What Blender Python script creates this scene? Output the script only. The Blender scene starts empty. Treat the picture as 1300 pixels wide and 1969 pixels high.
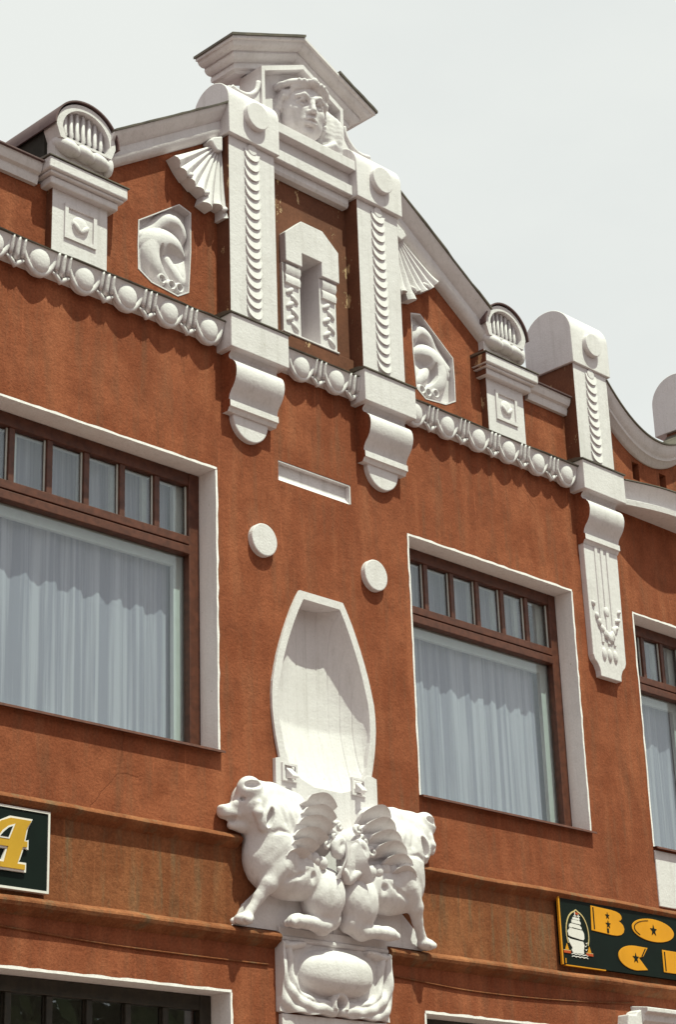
import bpy, bmesh, math, random
import numpy as np
from mathutils import Matrix, Vector, noise as mnoise

random.seed(7)
PI = math.pi
SC = bpy.context.scene
COL = SC.collection

# ------------------------------------------------------------------ camera
cam = bpy.data.cameras.new('camera')
camo = bpy.data.objects.new('camera', cam)
COL.objects.link(camo)
_r = Vector((0.70394645, -0.70950305, -0.03263154))
_d = Vector((0.24093553, 0.28176335, -0.92874081))
_f = Vector((0.66813881, 0.6459217, 0.3692908))
m = Matrix.Identity(4)
for i in range(3):
    m[i][0] = _r[i]; m[i][1] = -_d[i]; m[i][2] = -_f[i]
m[0][3], m[1][3], m[2][3] = -10.11, -10.0, 1.6
camo.matrix_world = m
cam.sensor_fit = 'VERTICAL'
cam.sensor_height = 36.0
cam.sensor_width = 24.0
cam.lens = 3815.94 / 1969.0 * 36.0
cam.clip_start = 0.1
cam.clip_end = 5000
SC.camera = camo

# ------------------------------------------------------------------ sun and sky
SUN_AZ = math.radians(6)      # to the right of the facade's normal
SUN_EL = math.radians(67)
sun = bpy.data.lights.new('sun', 'SUN')
sun.energy = 5.0
sun.angle = math.radians(0.6)
sun.color = (0.87, 1.0, 0.79)
suno = bpy.data.objects.new('sun', sun)
COL.objects.link(suno)
_to = Vector((math.sin(SUN_AZ) * math.cos(SUN_EL), -math.cos(SUN_AZ) * math.cos(SUN_EL), math.sin(SUN_EL)))
suno.rotation_euler = _to.to_track_quat('Z', 'Y').to_euler()
suno.location = (5, -20, 30)

world = bpy.data.worlds.new('World')
SC.world = world
world.use_nodes = True
wn, wl = world.node_tree.nodes, world.node_tree.links
wn.clear()
w_out = wn.new('ShaderNodeOutputWorld')
w_bg = wn.new('ShaderNodeBackground')
w_bg.inputs['Strength'].default_value = 0.078
w_sky = wn.new('ShaderNodeTexSky')
w_sky.sky_type = 'NISHITA'
w_sky.sun_disc = False
w_sky.sun_elevation = SUN_EL
w_sky.sun_rotation = PI - SUN_AZ
w_sky.air_density = 1.3
w_sky.dust_density = 4.0
w_sky.ozone_density = 1.0
w_tc = wn.new('ShaderNodeTexCoord')
w_map = wn.new('ShaderNodeMapping')
w_map.inputs['Scale'].default_value = (1.0, 1.0, 2.2)
w_map.inputs['Location'].default_value = (0.35, 0.2, 0.1)
w_n = wn.new('ShaderNodeTexNoise')
w_n.inputs['Scale'].default_value = 2.6
w_n.inputs['Detail'].default_value = 6
w_n.inputs['Roughness'].default_value = 0.55
w_cr = wn.new('ShaderNodeValToRGB')
w_cr.color_ramp.elements[0].position = 0.30
w_cr.color_ramp.elements[0].color = (0.90, 0.90, 0.90, 1)
w_cr.color_ramp.elements[1].position = 0.58
w_cr.color_ramp.elements[1].color = (1, 1, 1, 1)
w_mix = wn.new('ShaderNodeMixRGB')
w_mix.inputs['Color2'].default_value = (8.2, 8.5, 8.2, 1)
wl.new(w_tc.outputs['Generated'], w_map.inputs['Vector'])
wl.new(w_map.outputs['Vector'], w_n.inputs['Vector'])
wl.new(w_n.outputs['Fac'], w_cr.inputs['Fac'])
wl.new(w_cr.outputs['Color'], w_mix.inputs['Fac'])
wl.new(w_sky.outputs['Color'], w_mix.inputs['Color1'])
wl.new(w_mix.outputs['Color'], w_bg.inputs['Color'])
wl.new(w_bg.outputs['Background'], w_out.inputs['Surface'])

SC.view_settings.view_transform = 'Standard'
SC.view_settings.look = 'None'
SC.view_settings.gamma = 1
SC.view_settings.use_curve_mapping = False
SC.view_settings.exposure = 0.37

# ------------------------------------------------------------------ materials
class NT:
    def __init__(s, name):
        s.m = bpy.data.materials.new(name)
        s.m.use_nodes = True
        s.n, s.l = s.m.node_tree.nodes, s.m.node_tree.links
        s.b = s.n['Principled BSDF']
        s.tc = s.n.new('ShaderNodeTexCoord').outputs['Object']
    def noise(s, scale, detail=4, rough=0.55, vec=None, stretch=None):
        if stretch:
            mp = s.n.new('ShaderNodeMapping')
            mp.inputs['Scale'].default_value = stretch
            s.l.new(vec or s.tc, mp.inputs['Vector'])
            vec = mp.outputs['Vector']
        t = s.n.new('ShaderNodeTexNoise')
        t.inputs['Scale'].default_value = scale
        t.inputs['Detail'].default_value = detail
        t.inputs['Roughness'].default_value = rough
        s.l.new(vec or s.tc, t.inputs['Vector'])
        return t.outputs['Fac']
    def ramp(s, fac, p0, p1, c0=(0, 0, 0), c1=(1, 1, 1)):
        r = s.n.new('ShaderNodeValToRGB')
        r.color_ramp.elements[0].position = p0
        r.color_ramp.elements[1].position = p1
        r.color_ramp.elements[0].color = (*c0, 1)
        r.color_ramp.elements[1].color = (*c1, 1)
        s.l.new(fac, r.inputs['Fac'])
        return r.outputs['Color']
    def mix(s, fac, a, b, mode='MIX'):
        x = s.n.new('ShaderNodeMixRGB')
        x.blend_type = mode
        for inp, v in (('Fac', fac), ('Color1', a), ('Color2', b)):
            if isinstance(v, (int, float)):
                x.inputs[inp].default_value = v
            elif isinstance(v, tuple):
                x.inputs[inp].default_value = (*v, 1)
            else:
                s.l.new(v, x.inputs[inp])
        return x.outputs['Color']
    def math(s, op, a, b):
        x = s.n.new('ShaderNodeMath'); x.operation = op
        for i, v in enumerate((a, b)):
            if isinstance(v, (int, float)):
                x.inputs[i].default_value = v
            else:
                s.l.new(v, x.inputs[i])
        return x.outputs[0]
    def sep(s, axis):
        x = s.n.new('ShaderNodeSeparateXYZ')
        s.l.new(s.tc, x.inputs[0])
        return x.outputs[axis]
    def color(s, c):
        if isinstance(c, tuple):
            s.b.inputs['Base Color'].default_value = (*c, 1)
        else:
            s.l.new(c, s.b.inputs['Base Color'])
    def bump(s, h, strength=0.4, dist=0.01):
        x = s.n.new('ShaderNodeBump')
        x.inputs['Strength'].default_value = strength
        x.inputs['Distance'].default_value = dist
        s.l.new(h, x.inputs['Height'])
        s.l.new(x.outputs['Normal'], s.b.inputs['Normal'])
    def rough(s, v, spec=0.3):
        s.b.inputs['Roughness'].default_value = v
        s.b.inputs['Specular IOR Level'].default_value = spec


def mk_stucco(name, hi, lo, dirty, grime=0.5):
    t = NT(name)
    big = t.noise(0.9, 5, 0.6)
    fine = t.noise(52, 5, 0.7)
    mid = t.noise(5, 6, 0.7)
    blot = t.noise(2.4, 4, 0.6)
    c = t.mix(t.ramp(big, 0.38, 0.62), lo, hi)
    c = t.mix(t.math('MULTIPLY', t.ramp(blot, 0.44, 0.62), 0.85), c, tuple(x * y for x, y in zip(hi, (0.70, 0.62, 0.58))))
    c = t.mix(t.math('MULTIPLY', t.ramp(mid, 0.48, 0.78), 0.8), c, tuple(x * 0.66 for x in lo))
    streak = t.noise(2.0, 5, 0.65, stretch=(5.0, 5.0, 0.55))
    c = t.mix(t.math('MULTIPLY', t.ramp(streak, 0.5, 0.72), grime), c, dirty)
    wash = t.noise(1.3, 4, 0.6, stretch=(3.2, 3.2, 0.7))
    c = t.mix(t.math('MULTIPLY', t.ramp(wash, 0.50, 0.74), 0.6), c, tuple(min(1, x * y) for x, y in zip(hi, (1.3, 1.45, 1.5))))
    # pale drips and hairline cracks
    drip = t.noise(3.0, 3, 0.5, stretch=(9.0, 9.0, 0.35))
    c = t.mix(t.math('MULTIPLY', t.ramp(drip, 0.66, 0.74), 0.30), c, tuple(min(1, x * 1.7) for x in hi))
    vor = t.n.new('ShaderNodeTexVoronoi'); vor.feature = 'DISTANCE_TO_EDGE'; vor.inputs['Scale'].default_value = 0.55
    wv = t.n.new('ShaderNodeMixRGB'); wv.blend_type = 'ADD'; wv.inputs['Fac'].default_value = 0.35
    tn = t.n.new('ShaderNodeTexNoise'); tn.inputs['Scale'].default_value = 1.6; tn.inputs['Detail'].default_value = 5
    t.l.new(t.tc, tn.inputs['Vector']); t.l.new(t.tc, wv.inputs['Color1']); t.l.new(tn.outputs['Color'], wv.inputs['Color2'])
    t.l.new(wv.outputs['Color'], vor.inputs['Vector'])
    crack = t.math('MULTIPLY', t.ramp(vor.outputs['Distance'], 0.001, 0.0035, (1, 1, 1), (0, 0, 0)), t.ramp(t.noise(0.8, 2), 0.56, 0.64))
    c = t.mix(t.math('MULTIPLY', crack, 0.4), c, tuple(x * 0.35 for x in lo))
    c = t.mix(0.8, c, t.ramp(fine, 0.3, 0.72, (0.62, 0.60, 0.58), (1.22, 1.22, 1.2)), 'MULTIPLY')
    t.color(c)
    h = t.math('ADD', fine, t.math('MULTIPLY', t.noise(11, 4, 0.6), 1.6))
    h = t.math('SUBTRACT', h, t.math('MULTIPLY', crack, 0.5))
    t.bump(h, 0.42, 0.012)
    t.rough(0.92, 0.12)
    return t.m


M = {}
M['stucco'] = mk_stucco('orange_stucco', (0.305, 0.093, 0.045), (0.232, 0.066, 0.032), (0.155, 0.082, 0.050))
M['stucco_band'] = mk_stucco('weathered_stucco', (0.26, 0.092, 0.041), (0.195, 0.066, 0.030), (0.155, 0.103, 0.061), 1.0)


def mk_white(name, col=(0.66, 0.605, 0.62), dirt=0.45, bump=0.24):
    t = NT(name)
    big = t.noise(2.3, 5, 0.65)
    fine = t.noise(60, 4, 0.6)
    c = t.mix(t.math('MULTIPLY', t.ramp(big, 0.5, 0.8), dirt), col, (0.48, 0.43, 0.42))
    st = t.noise(2.2, 5, 0.65, stretch=(9.0, 9.0, 0.5))
    c = t.mix(t.math('MULTIPLY', t.ramp(st, 0.52, 0.75), dirt * 0.9), c, (0.42, 0.375, 0.36))
    spots = t.noise(26, 2, 0.5)
    c = t.mix(t.math('MULTIPLY', t.ramp(spots, 0.74, 0.78), 0.5), c, (0.42, 0.36, 0.30))
    c = t.mix(0.5, c, t.ramp(fine, 0.3, 0.7, (0.86, 0.86, 0.86), (1.05, 1.05, 1.05)), 'MULTIPLY')
    t.color(c)
    t.bump(t.math('ADD', fine, t.math('MULTIPLY', t.noise(9, 4, 0.6), 1.6)), bump, 0.012)
    t.rough(0.8, 0.2)
    return t.m


M['white'] = mk_white('white_plaster')
M['reveal'] = mk_white('window_reveal_plaster', (0.84, 0.78, 0.785), 0.25, 0.25)


def mk_oldred():
    t = NT('peeling_brown_paint')
    big = t.noise(2.2, 4, 0.6)
    c = t.mix(t.ramp(big, 0.35, 0.65), (0.115, 0.042, 0.024), (0.17, 0.062, 0.034))
    ch = t.noise(5.2, 9, 0.72, stretch=(1.5, 1.5, 0.8))
    c = t.mix(t.ramp(ch, 0.60, 0.63), c, (0.50, 0.33, 0.19))
    c = t.mix(0.5, c, t.ramp(t.noise(50, 4), 0.3, 0.7, (0.65, 0.65, 0.65), (1.15, 1.15, 1.15)), 'MULTIPLY')
    t.color(c)
    t.bump(t.math('SUBTRACT', t.noise(30, 4), t.ramp(ch, 0.59, 0.63)), 0.4, 0.006)
    t.rough(0.85, 0.2)
    return t.m


M['oldred'] = mk_oldred()


def mk_wood(name, a, b, rough=0.45):
    t = NT(name)
    g = t.noise(6, 5, 0.6, stretch=(3, 3, 3))
    t.color(t.mix(t.ramp(g, 0.35, 0.7), a, b))
    t.bump(t.noise(40, 4), 0.15, 0.004)
    t.rough(rough, 0.4)
    return t.m


M['frame'] = mk_wood('brown_window_paint', (0.065, 0.019, 0.010), (0.125, 0.038, 0.021))
M['frame_dark'] = mk_wood('dark_window_paint', (0.016, 0.013, 0.010), (0.035, 0.026, 0.018))
M['inner_frame'] = mk_wood('white_inner_sash', (0.58, 0.58, 0.55), (0.64, 0.64, 0.61))


def mk_metal(name, a, b):
    t = NT(name)
    t.color(t.mix(t.ramp(t.noise(5, 6, 0.7), 0.35, 0.7), a, b))
    t.bump(t.noise(12, 3), 0.3, 0.01)
    t.rough(0.6, 0.4)
    t.b.inputs['Metallic'].default_value = 0.25
    return t.m


M['flash'] = mk_metal('weathered_sheet_metal', (0.075, 0.062, 0.050), (0.17, 0.14, 0.11))
M['roofmetal'] = mk_metal('purple_brown_roof_metal', (0.085, 0.045, 0.045), (0.15, 0.085, 0.085))
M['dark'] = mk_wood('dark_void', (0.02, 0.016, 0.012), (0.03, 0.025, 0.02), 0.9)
M['room'] = mk_wood('room_plaster', (0.30, 0.29, 0.27), (0.36, 0.35, 0.32), 0.9)


def mk_glass():
    mt = bpy.data.materials.new('window_glass')
    mt.use_nodes = True
    n, l = mt.node_tree.nodes, mt.node_tree.links
    n.clear()
    out = n.new('ShaderNodeOutputMaterial')
    mix = n.new('ShaderNodeMixShader')
    tr = n.new('ShaderNodeBsdfTransparent'); tr.inputs['Color'].default_value = (0.93, 0.96, 0.97, 1)
    gl = n.new('ShaderNodeBsdfGlossy'); gl.inputs['Roughness'].default_value = 0.01
    gl.inputs['Color'].default_value = (0.92, 0.96, 1.0, 1)
    lw = n.new('ShaderNodeLayerWeight')          # facing is the same from both sides of the pane
    pw = n.new('ShaderNodeMath'); pw.operation = 'POWER'; pw.inputs[1].default_value = 4.0
    fr = n.new('ShaderNodeMath'); fr.operation = 'MULTIPLY_ADD'
    fr.inputs[1].default_value = 0.85; fr.inputs[2].default_value = 0.075
    l.new(lw.outputs['Facing'], pw.inputs[0]); l.new(pw.outputs[0], fr.inputs[0])
    tc = n.new('ShaderNodeTexCoord')
    ns = n.new('ShaderNodeTexNoise'); ns.inputs['Scale'].default_value = 1.4; ns.inputs['Detail'].default_value = 1
    bp = n.new('ShaderNodeBump'); bp.inputs['Strength'].default_value = 0.05; bp.inputs['Distance'].default_value = 0.02
    l.new(tc.outputs['Object'], ns.inputs['Vector']); l.new(ns.outputs['Fac'], bp.inputs['Height'])
    l.new(bp.outputs['Normal'], gl.inputs['Normal'])
    l.new(fr.outputs[0], mix.inputs['Fac'])
    l.new(tr.outputs[0], mix.inputs[1]); l.new(gl.outputs[0], mix.inputs[2])
    l.new(mix.outputs[0], out.inputs['Surface'])
    return mt


M['glass'] = mk_glass()


def mk_curtain():
    t = NT('sheer_curtain')
    t.color(t.mix(t.ramp(t.noise(3, 4, 0.6, stretch=(6, 6, 0.12)), 0.42, 0.6), (0.29, 0.265, 0.325), (0.47, 0.435, 0.495)))
    t.rough(0.9, 0.1)
    return t.m


M['curtain'] = mk_curtain()


def mk_paint(name, c, rough=0.5, var=0.12):
    t = NT(name)
    t.color(t.mix(t.ramp(t.noise(4, 4), 0.35, 0.7), c, tuple(x * (1 - var) for x in c)))
    t.rough(rough, 0.15)
    return t.m


M['sign_black'] = mk_paint('sign_black_green', (0.003, 0.008, 0.006), 0.6, 0.3)
M['sign_yellow'] = mk_paint('sign_yellow', (0.66, 0.275, 0.015), 0.5)
M['sign_gold'] = mk_paint('sign_gold', (0.52, 0.285, 0.03), 0.5)
M['sign_white'] = mk_paint('sign_white', (0.72, 0.66, 0.64), 0.5)
M['sign_red'] = mk_paint('sign_red', (0.45, 0.07, 0.02), 0.4)
M['sign_tan'] = mk_paint('sign_tan', (0.60, 0.45, 0.22), 0.4)


def mk_ground():
    t = NT('paving')
    c = t.mix(t.ramp(t.noise(0.4, 5), 0.35, 0.65), (0.21, 0.145, 0.13), (0.25, 0.175, 0.16))
    t.color(t.mix(0.6, c, t.ramp(t.noise(30, 4), 0.3, 0.7, (0.7, 0.7, 0.7), (1.1, 1.1, 1.1)), 'MULTIPLY'))
    t.bump(t.noise(30, 4), 0.3, 0.01)
    t.rough(0.9, 0.2)
    return t.m


M['paving'] = mk_ground()
t = NT('dusty_road')
t.color(t.mix(t.ramp(t.noise(20, 5), 0.3, 0.7), (0.15, 0.11, 0.10), (0.19, 0.14, 0.13)))
t.bump(t.noise(60, 3), 0.4, 0.01); t.rough(0.9, 0.2)
M['asphalt'] = t.m

# ------------------------------------------------------------------ mesh helpers
# Facade frame: X along the wall, Z up, d = distance out of the wall (world y = -d)


def smooth_mesh(me):
    me.polygons.foreach_set('use_smooth', [True] * len(me.polygons))


class MB:
    def __init__(s):
        s.v, s.f = [], []

    def add(s, vs, fs):
        o = len(s.v)
        s.v += [(x, -d, z) for (x, d, z) in vs]
        s.f += [tuple(i + o for i in f) for f in fs]
        return s

    def box(s, x0, x1, d0, d1, z0, z1):
        vs = [(x, d, z) for x in (x0, x1) for d in (d0, d1) for z in (z0, z1)]
        return s.add(vs, [(0, 1, 3, 2), (4, 6, 7, 5), (0, 4, 5, 1), (2, 3, 7, 6), (0, 2, 6, 4), (1, 5, 7, 3)])

    def prism(s, pts, d0, d1, scale0=1.0, c=None):
        n = len(pts)
        if c is None:
            c = (0, 0)
        vs = [(c[0] + (x - c[0]) * scale0, d0, c[1] + (z - c[1]) * scale0) for x, z in pts] + [(x, d1, z) for x, z in pts]
        fs = [tuple(range(n)), tuple(range(2 * n - 1, n - 1, -1))]
        fs += [(i, (i + 1) % n, n + (i + 1) % n, n + i) for i in range(n)]
        return s.add(vs, fs)

    def sweep(s, prof, x0, x1):
        """profile [(d,z)] closed polygon swept along X"""
        n = len(prof)
        vs = [(x0, d, z) for d, z in prof] + [(x1, d, z) for d, z in prof]
        fs = [tuple(range(n)), tuple(range(2 * n - 1, n - 1, -1))]
        fs += [(i, (i + 1) % n, n + (i + 1) % n, n + i) for i in range(n)]
        return s.add(vs, fs)

    def loft(s, rings, cap=True, closed=True):
        n = len(rings[0])
        vs = [p for r in rings for p in r]
        fs = []
        for k in range(len(rings) - 1):
            for i in range(n if closed else n - 1):
                j = (i + 1) % n
                fs.append((k * n + i, k * n + j, (k + 1) * n + j, (k + 1) * n + i))
        if cap:
            fs.append(tuple(range(n)))
            fs.append(tuple(range((len(rings) - 1) * n, len(rings) * n)))
        return s.add(vs, fs)

    def tube(s, pts, r, n=8):
        """pts in (x,d,z); r number or list"""
        rings = []
        P = [Vector(p) for p in pts]
        up = Vector((0.13, 0.9, 0.31))
        for i, p in enumerate(P):
            a = P[max(0, i - 1)]; b = P[min(len(P) - 1, i + 1)]
            tg = (b - a).normalized()
            u = tg.cross(up)
            if u.length < 1e-4:
                u = tg.cross(Vector((1, 0, 0)))
            u.normalize(); w = tg.cross(u)
            rr = r[i] if isinstance(r, (list, tuple)) else r
            rings.append([tuple(p + u * (rr * math.cos(2 * PI * k / n)) + w * (rr * math.sin(2 * PI * k / n))) for k in range(n)])
        return s.loft(rings)

    def ellipsoid(s, c, r, nu=14, nv=9):
        rings = []
        for j in range(1, nv):
            th = PI * j / nv
            rings.append([(c[0] + r[0] * math.sin(th) * math.cos(2 * PI * i / nu), c[1] + r[1] * math.sin(th) * math.sin(2 * PI * i / nu), c[2] + r[2] * math.cos(th)) for i in range(nu)])
        o = len(s.v)
        s.loft(rings, cap=False)
        top = (c[0], c[1], c[2] + r[2]); bot = (c[0], c[1], c[2] - r[2])
        k = len(s.v) - o
        s.v += [(top[0], -top[1], top[2]), (bot[0], -bot[1], bot[2])]
        for i in range(nu):
            s.f.append((o + k, o + (i + 1) % nu, o + i))
            b0 = o + (nv - 2) * nu
            s.f.append((o + k + 1, b0 + i, b0 + (i + 1) % nu))
        return s

    def mesh(s, name, mats, smooth=False, red_sides=False):
        me = bpy.data.meshes.new(name)
        me.from_pydata(s.v, [], s.f)
        bm = bmesh.new(); bm.from_mesh(me)
        bmesh.ops.recalc_face_normals(bm, faces=bm.faces)
        if red_sides:
            bm.normal_update()
            for f in bm.faces:
                if abs(f.normal.x) > 0.9:
                    f.material_index = 1
        bm.to_mesh(me); bm.free()
        for mm in (mats if isinstance(mats, (list, tuple)) else [mats]):
            me.materials.append(mm)
        if smooth:
            smooth_mesh(me)
        return me

    def build(s, name, mat, parent=None, bevel=0.0, smooth=False, red_sides=False, auto=False):
        me = s.mesh(name, mat, smooth, red_sides)
        o = bpy.data.objects.new(name, me)
        COL.objects.link(o)
        o.parent = parent
        if bevel:
            b = o.modifiers.new('bevel', 'BEVEL')
            b.width = bevel; b.segments = 2; b.limit_method = 'ANGLE'; b.angle_limit = math.radians(40)
        if auto:
            auto_smooth(me)
        return o


def auto_smooth(me, ang=35):
    """smooth faces with hard edges above the angle"""
    smooth_mesh(me)
    bm = bmesh.new(); bm.from_mesh(me)
    for e in bm.edges:
        if len(e.link_faces) == 2 and e.calc_face_angle(0) > math.radians(ang):
            e.smooth = False
    bm.to_mesh(me); bm.free()


def empty(name, loc=(0, 0, 0), parent=None):
    o = bpy.data.objects.new(name, None)
    COL.objects.link(o)
    o.location = loc
    o.parent = parent
    o.empty_display_size = 0.2
    return o


def inst(name, me, parent, loc=(0, 0, 0), rot=(0, 0, 0), scale=(1, 1, 1)):
    o = bpy.data.objects.new(name, me)
    COL.objects.link(o)
    o.parent = parent
    o.location = (loc[0], -loc[1], loc[2])
    o.rotation_euler = rot
    o.scale = scale
    return o


def tag(o, label=None, cat=None, group=None, kind=None):
    if label: o['label'] = label
    if cat: o['category'] = cat
    if group: o['group'] = group
    if kind: o['kind'] = kind
    return o


def fill_with_holes(name, outer, holes, d0, d1, mat, parent):
    """sheet in the facade plane with holes, extruded from d0 (front) to d1 (back)"""
    bm = bmesh.new()
    edges = []
    for loop in [outer] + holes:
        vs = [bm.verts.new((x, -d0, z)) for x, z in loop]
        for i in range(len(vs)):
            edges.append(bm.edges.new((vs[i], vs[(i + 1) % len(vs)])))
    bmesh.ops.triangle_fill(bm, use_beauty=True, use_dissolve=False, edges=edges)
    ret = bmesh.ops.extrude_face_region(bm, geom=bm.faces[:])
    for v in [g for g in ret['geom'] if isinstance(g, bmesh.types.BMVert)]:
        v.co.y = -d1
    bmesh.ops.recalc_face_normals(bm, faces=bm.faces)
    me = bpy.data.meshes.new(name)
    bm.to_mesh(me); bm.free()
    me.materials.append(mat)
    o = bpy.data.objects.new(name, me); COL.objects.link(o); o.parent = parent
    return o


def arc(cx, cz, r, a0, a1, n):
    return [(cx + r * math.cos(math.radians(a0 + (a1 - a0) * i / n)), cz + r * math.sin(math.radians(a0 + (a1 - a0) * i / n))) for i in range(n + 1)]


def interp(x, xs, ys):
    return float(np.interp(x, xs, ys))


def heightfield(name, zmin, zmax, x0, x1, nx, nz, fn, base_d, mat, parent):
    """relief: fn(X,Z) -> d on a grid whose z range follows zmin(x)..zmax(x); closed by a skirt to base_d"""
    xs = np.linspace(x0, x1, nx)
    t = np.linspace(0, 1, nz)
    lo = np.array([zmin(x) for x in xs]); hi = np.array([zmax(x) for x in xs])
    X = np.repeat(xs[:, None], nz, 1)
    Z = lo[:, None] + (hi - lo)[:, None] * t[None, :]
    D = fn(X, Z)
    vs = [(float(X[i, j]), -float(D[i, j]), float(Z[i, j])) for i in range(nx) for j in range(nz)]
    fs = [(i * nz + j, (i + 1) * nz + j, (i + 1) * nz + j + 1, i * nz + j + 1) for i in range(nx - 1) for j in range(nz - 1)]
    rim = [(i, 0) for i in range(nx)] + [(nx - 1, j) for j in range(1, nz)] + [(i, nz - 1) for i in range(nx - 2, -1, -1)] + [(0, j) for j in range(nz - 2, 0, -1)]
    o = len(vs)
    vs += [(float(X[i, j]), -base_d, float(Z[i, j])) for i, j in rim]
    n = len(rim)
    for k in range(n):
        a = rim[k][0] * nz + rim[k][1]; b = rim[(k + 1) % n][0] * nz + rim[(k + 1) % n][1]
        fs.append((a, o + k, o + (k + 1) % n, b))
    me = bpy.data.meshes.new(name)
    me.from_pydata(vs, [], fs)
    me.materials.append(mat)
    bm = bmesh.new(); bm.from_mesh(me); bmesh.ops.recalc_face_normals(bm, faces=bm.faces); bm.to_mesh(me); bm.free()
    auto_smooth(me, 55)
    ob = bpy.data.objects.new(name, me); COL.objects.link(ob); ob.parent = parent
    return ob


# ---- signed distance sculpting (surface nets)
class SDF:
    def __init__(s, lo, hi, h):
        s.lo = np.array(lo, np.float32); s.h = h
        n = [int(math.ceil((b - a) / h)) + 1 for a, b in zip(lo, hi)]
        ax = [s.lo[i] + h * np.arange(n[i], dtype=np.float32) for i in range(3)]
        s.X, s.D, s.Z = np.meshgrid(*ax, indexing='ij')
        s.F = np.full(s.X.shape, 9.0, np.float32)

    def _smin(s, a, b, k):
        if k <= 0: return np.minimum(a, b)
        hh = np.clip(0.5 + 0.5 * (b - a) / k, 0, 1)
        return b * (1 - hh) + a * hh - k * hh * (1 - hh)

    def add(s, dist, k=0.03):
        s.F = s._smin(s.F, dist, k)

    def sub(s, dist, k=0.02):
        s.F = -s._smin(-s.F, dist, k)

    def ell(s, c, r, rot=None):
        x, y, z = s.X - c[0], s.D - c[1], s.Z - c[2]
        if rot:   # (axis, degrees) in the x,d,z frame
            ax, dg = rot
            ca, sa = math.cos(math.radians(dg)), math.sin(math.radians(dg))
            if ax == 'd': x, z = ca * x + sa * z, -sa * x + ca * z
            if ax == 'z': x, y = ca * x + sa * y, -sa * x + ca * y
            if ax == 'x': y, z = ca * y + sa * z, -sa * y + ca * z
        q = np.sqrt((x / r[0]) ** 2 + (y / r[1]) ** 2 + (z / r[2]) ** 2)
        g = np.sqrt((x / r[0] ** 2) ** 2 + (y / r[1] ** 2) ** 2 + (z / r[2] ** 2) ** 2) + 1e-6
        return (q * (q - 1.0) / g).astype(np.float32)

    def cap(s, a, b, ra, rb):
        a = np.array(a, np.float32); b = np.array(b, np.float32)
        ab = b - a
        t = ((s.X - a[0]) * ab[0] + (s.D - a[1]) * ab[1] + (s.Z - a[2]) * ab[2]) / float(ab @ ab)
        t = np.clip(t, 0, 1)
        dd = np.sqrt((s.X - a[0] - t * ab[0]) ** 2 + (s.D - a[1] - t * ab[1]) ** 2 + (s.Z - a[2] - t * ab[2]) ** 2)
        return dd - (ra + t * (rb - ra))

    def chain(s, pts, rs, k=0.03, mode='add', inner=0.02):
        acc = None
        for i in range(len(pts) - 1):
            c = s.cap(pts[i], pts[i + 1], rs[i], rs[i + 1])
            acc = c if acc is None else s._smin(acc, c, inner)
        (s.add if mode == 'add' else s.sub)(acc, k)

    def mesh(s, name, mat, mirror=False, xform=None):
        F = s.F
        # keep the field positive on the border so that the surface closes
        F[0], F[-1], F[:, 0], F[:, -1], F[:, :, 0], F[:, :, -1] = 1, 1, 1, 1, 1, 1
        sh = tuple(k - 1 for k in F.shape)
        ins = F < 0
        def cs(A, o): return A[o[0]:o[0] + sh[0], o[1]:o[1] + sh[1], o[2]:o[2] + sh[2]]
        acc = np.zeros(sh + (3,), np.float32); cnt = np.zeros(sh, np.float32)
        corners = [(i, j, k) for i in (0, 1) for j in (0, 1) for k in (0, 1)]
        for o in corners:
            for ax in range(3):
                if o[ax] == 0:
                    p = list(o); p[ax] = 1
                    a, b = cs(F, o), cs(F, p)
                    cr = (a < 0) != (b < 0)
                    t = np.where(cr, a / np.where(cr, a - b, 1), 0)
                    for q in range(3):
                        acc[..., q] += np.where(cr, o[q] + (t if q == ax else 0), 0)
                    cnt += cr
        act = cnt > 0
        idx = np.full(sh, -1, np.int64); idx[act] = np.arange(act.sum())
        ii = np.argwhere(act)
        V = (ii + acc[act] / cnt[act][:, None]) * s.h + s.lo
        quads = []
        for ax in range(3):
            b_, c_ = (ax + 1) % 3, (ax + 2) % 3
            sl0 = [slice(None)] * 3; sl1 = [slice(None)] * 3
            sl0[ax] = slice(0, -1); sl1[ax] = slice(1, None)
            cr = np.argwhere(ins[tuple(sl0)] != ins[tuple(sl1)])
            ok = (cr[:, b_] > 0) & (cr[:, c_] > 0) & (cr[:, b_] < F.shape[b_] - 1) & (cr[:, c_] < F.shape[c_] - 1)
            cr = cr[ok]
            low = ins[cr[:, 0], cr[:, 1], cr[:, 2]]
            def cell(db, dc):
                q = cr.copy(); q[:, b_] += db; q[:, c_] += dc
                return idx[q[:, 0], q[:, 1], q[:, 2]]
            q = np.stack([cell(-1, -1), cell(0, -1), cell(0, 0), cell(-1, 0)], 1)
            q[~low] = q[~low][:, ::-1]
            quads.append(q)
        Q = np.concatenate(quads)
        if xform is not None:
            V = xform(V)
        if mirror:
            V[:, 0] *= -1
        V[:, 1] *= -1
        # d -> -y flips the handedness once, the mirror flips it again
        if not mirror:
            Q = Q[:, ::-1]
        me = bpy.data.meshes.new(name)
        me.from_pydata(V.tolist(), [], Q.tolist())
        me.materials.append(mat)
        smooth_mesh(me)
        return me


# ------------------------------------------------------------------ ground
def plane(name, x0, x1, y0, y1, z, mat):
    me = bpy.data.meshes.new(name)
    me.from_pydata([(x0, y0, z), (x1, y0, z), (x1, y1, z), (x0, y1, z)], [], [(0, 1, 2, 3)])
    me.materials.append(mat)
    o = bpy.data.objects.new(name, me); COL.objects.link(o)
    return tag(o, kind='structure')


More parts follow.
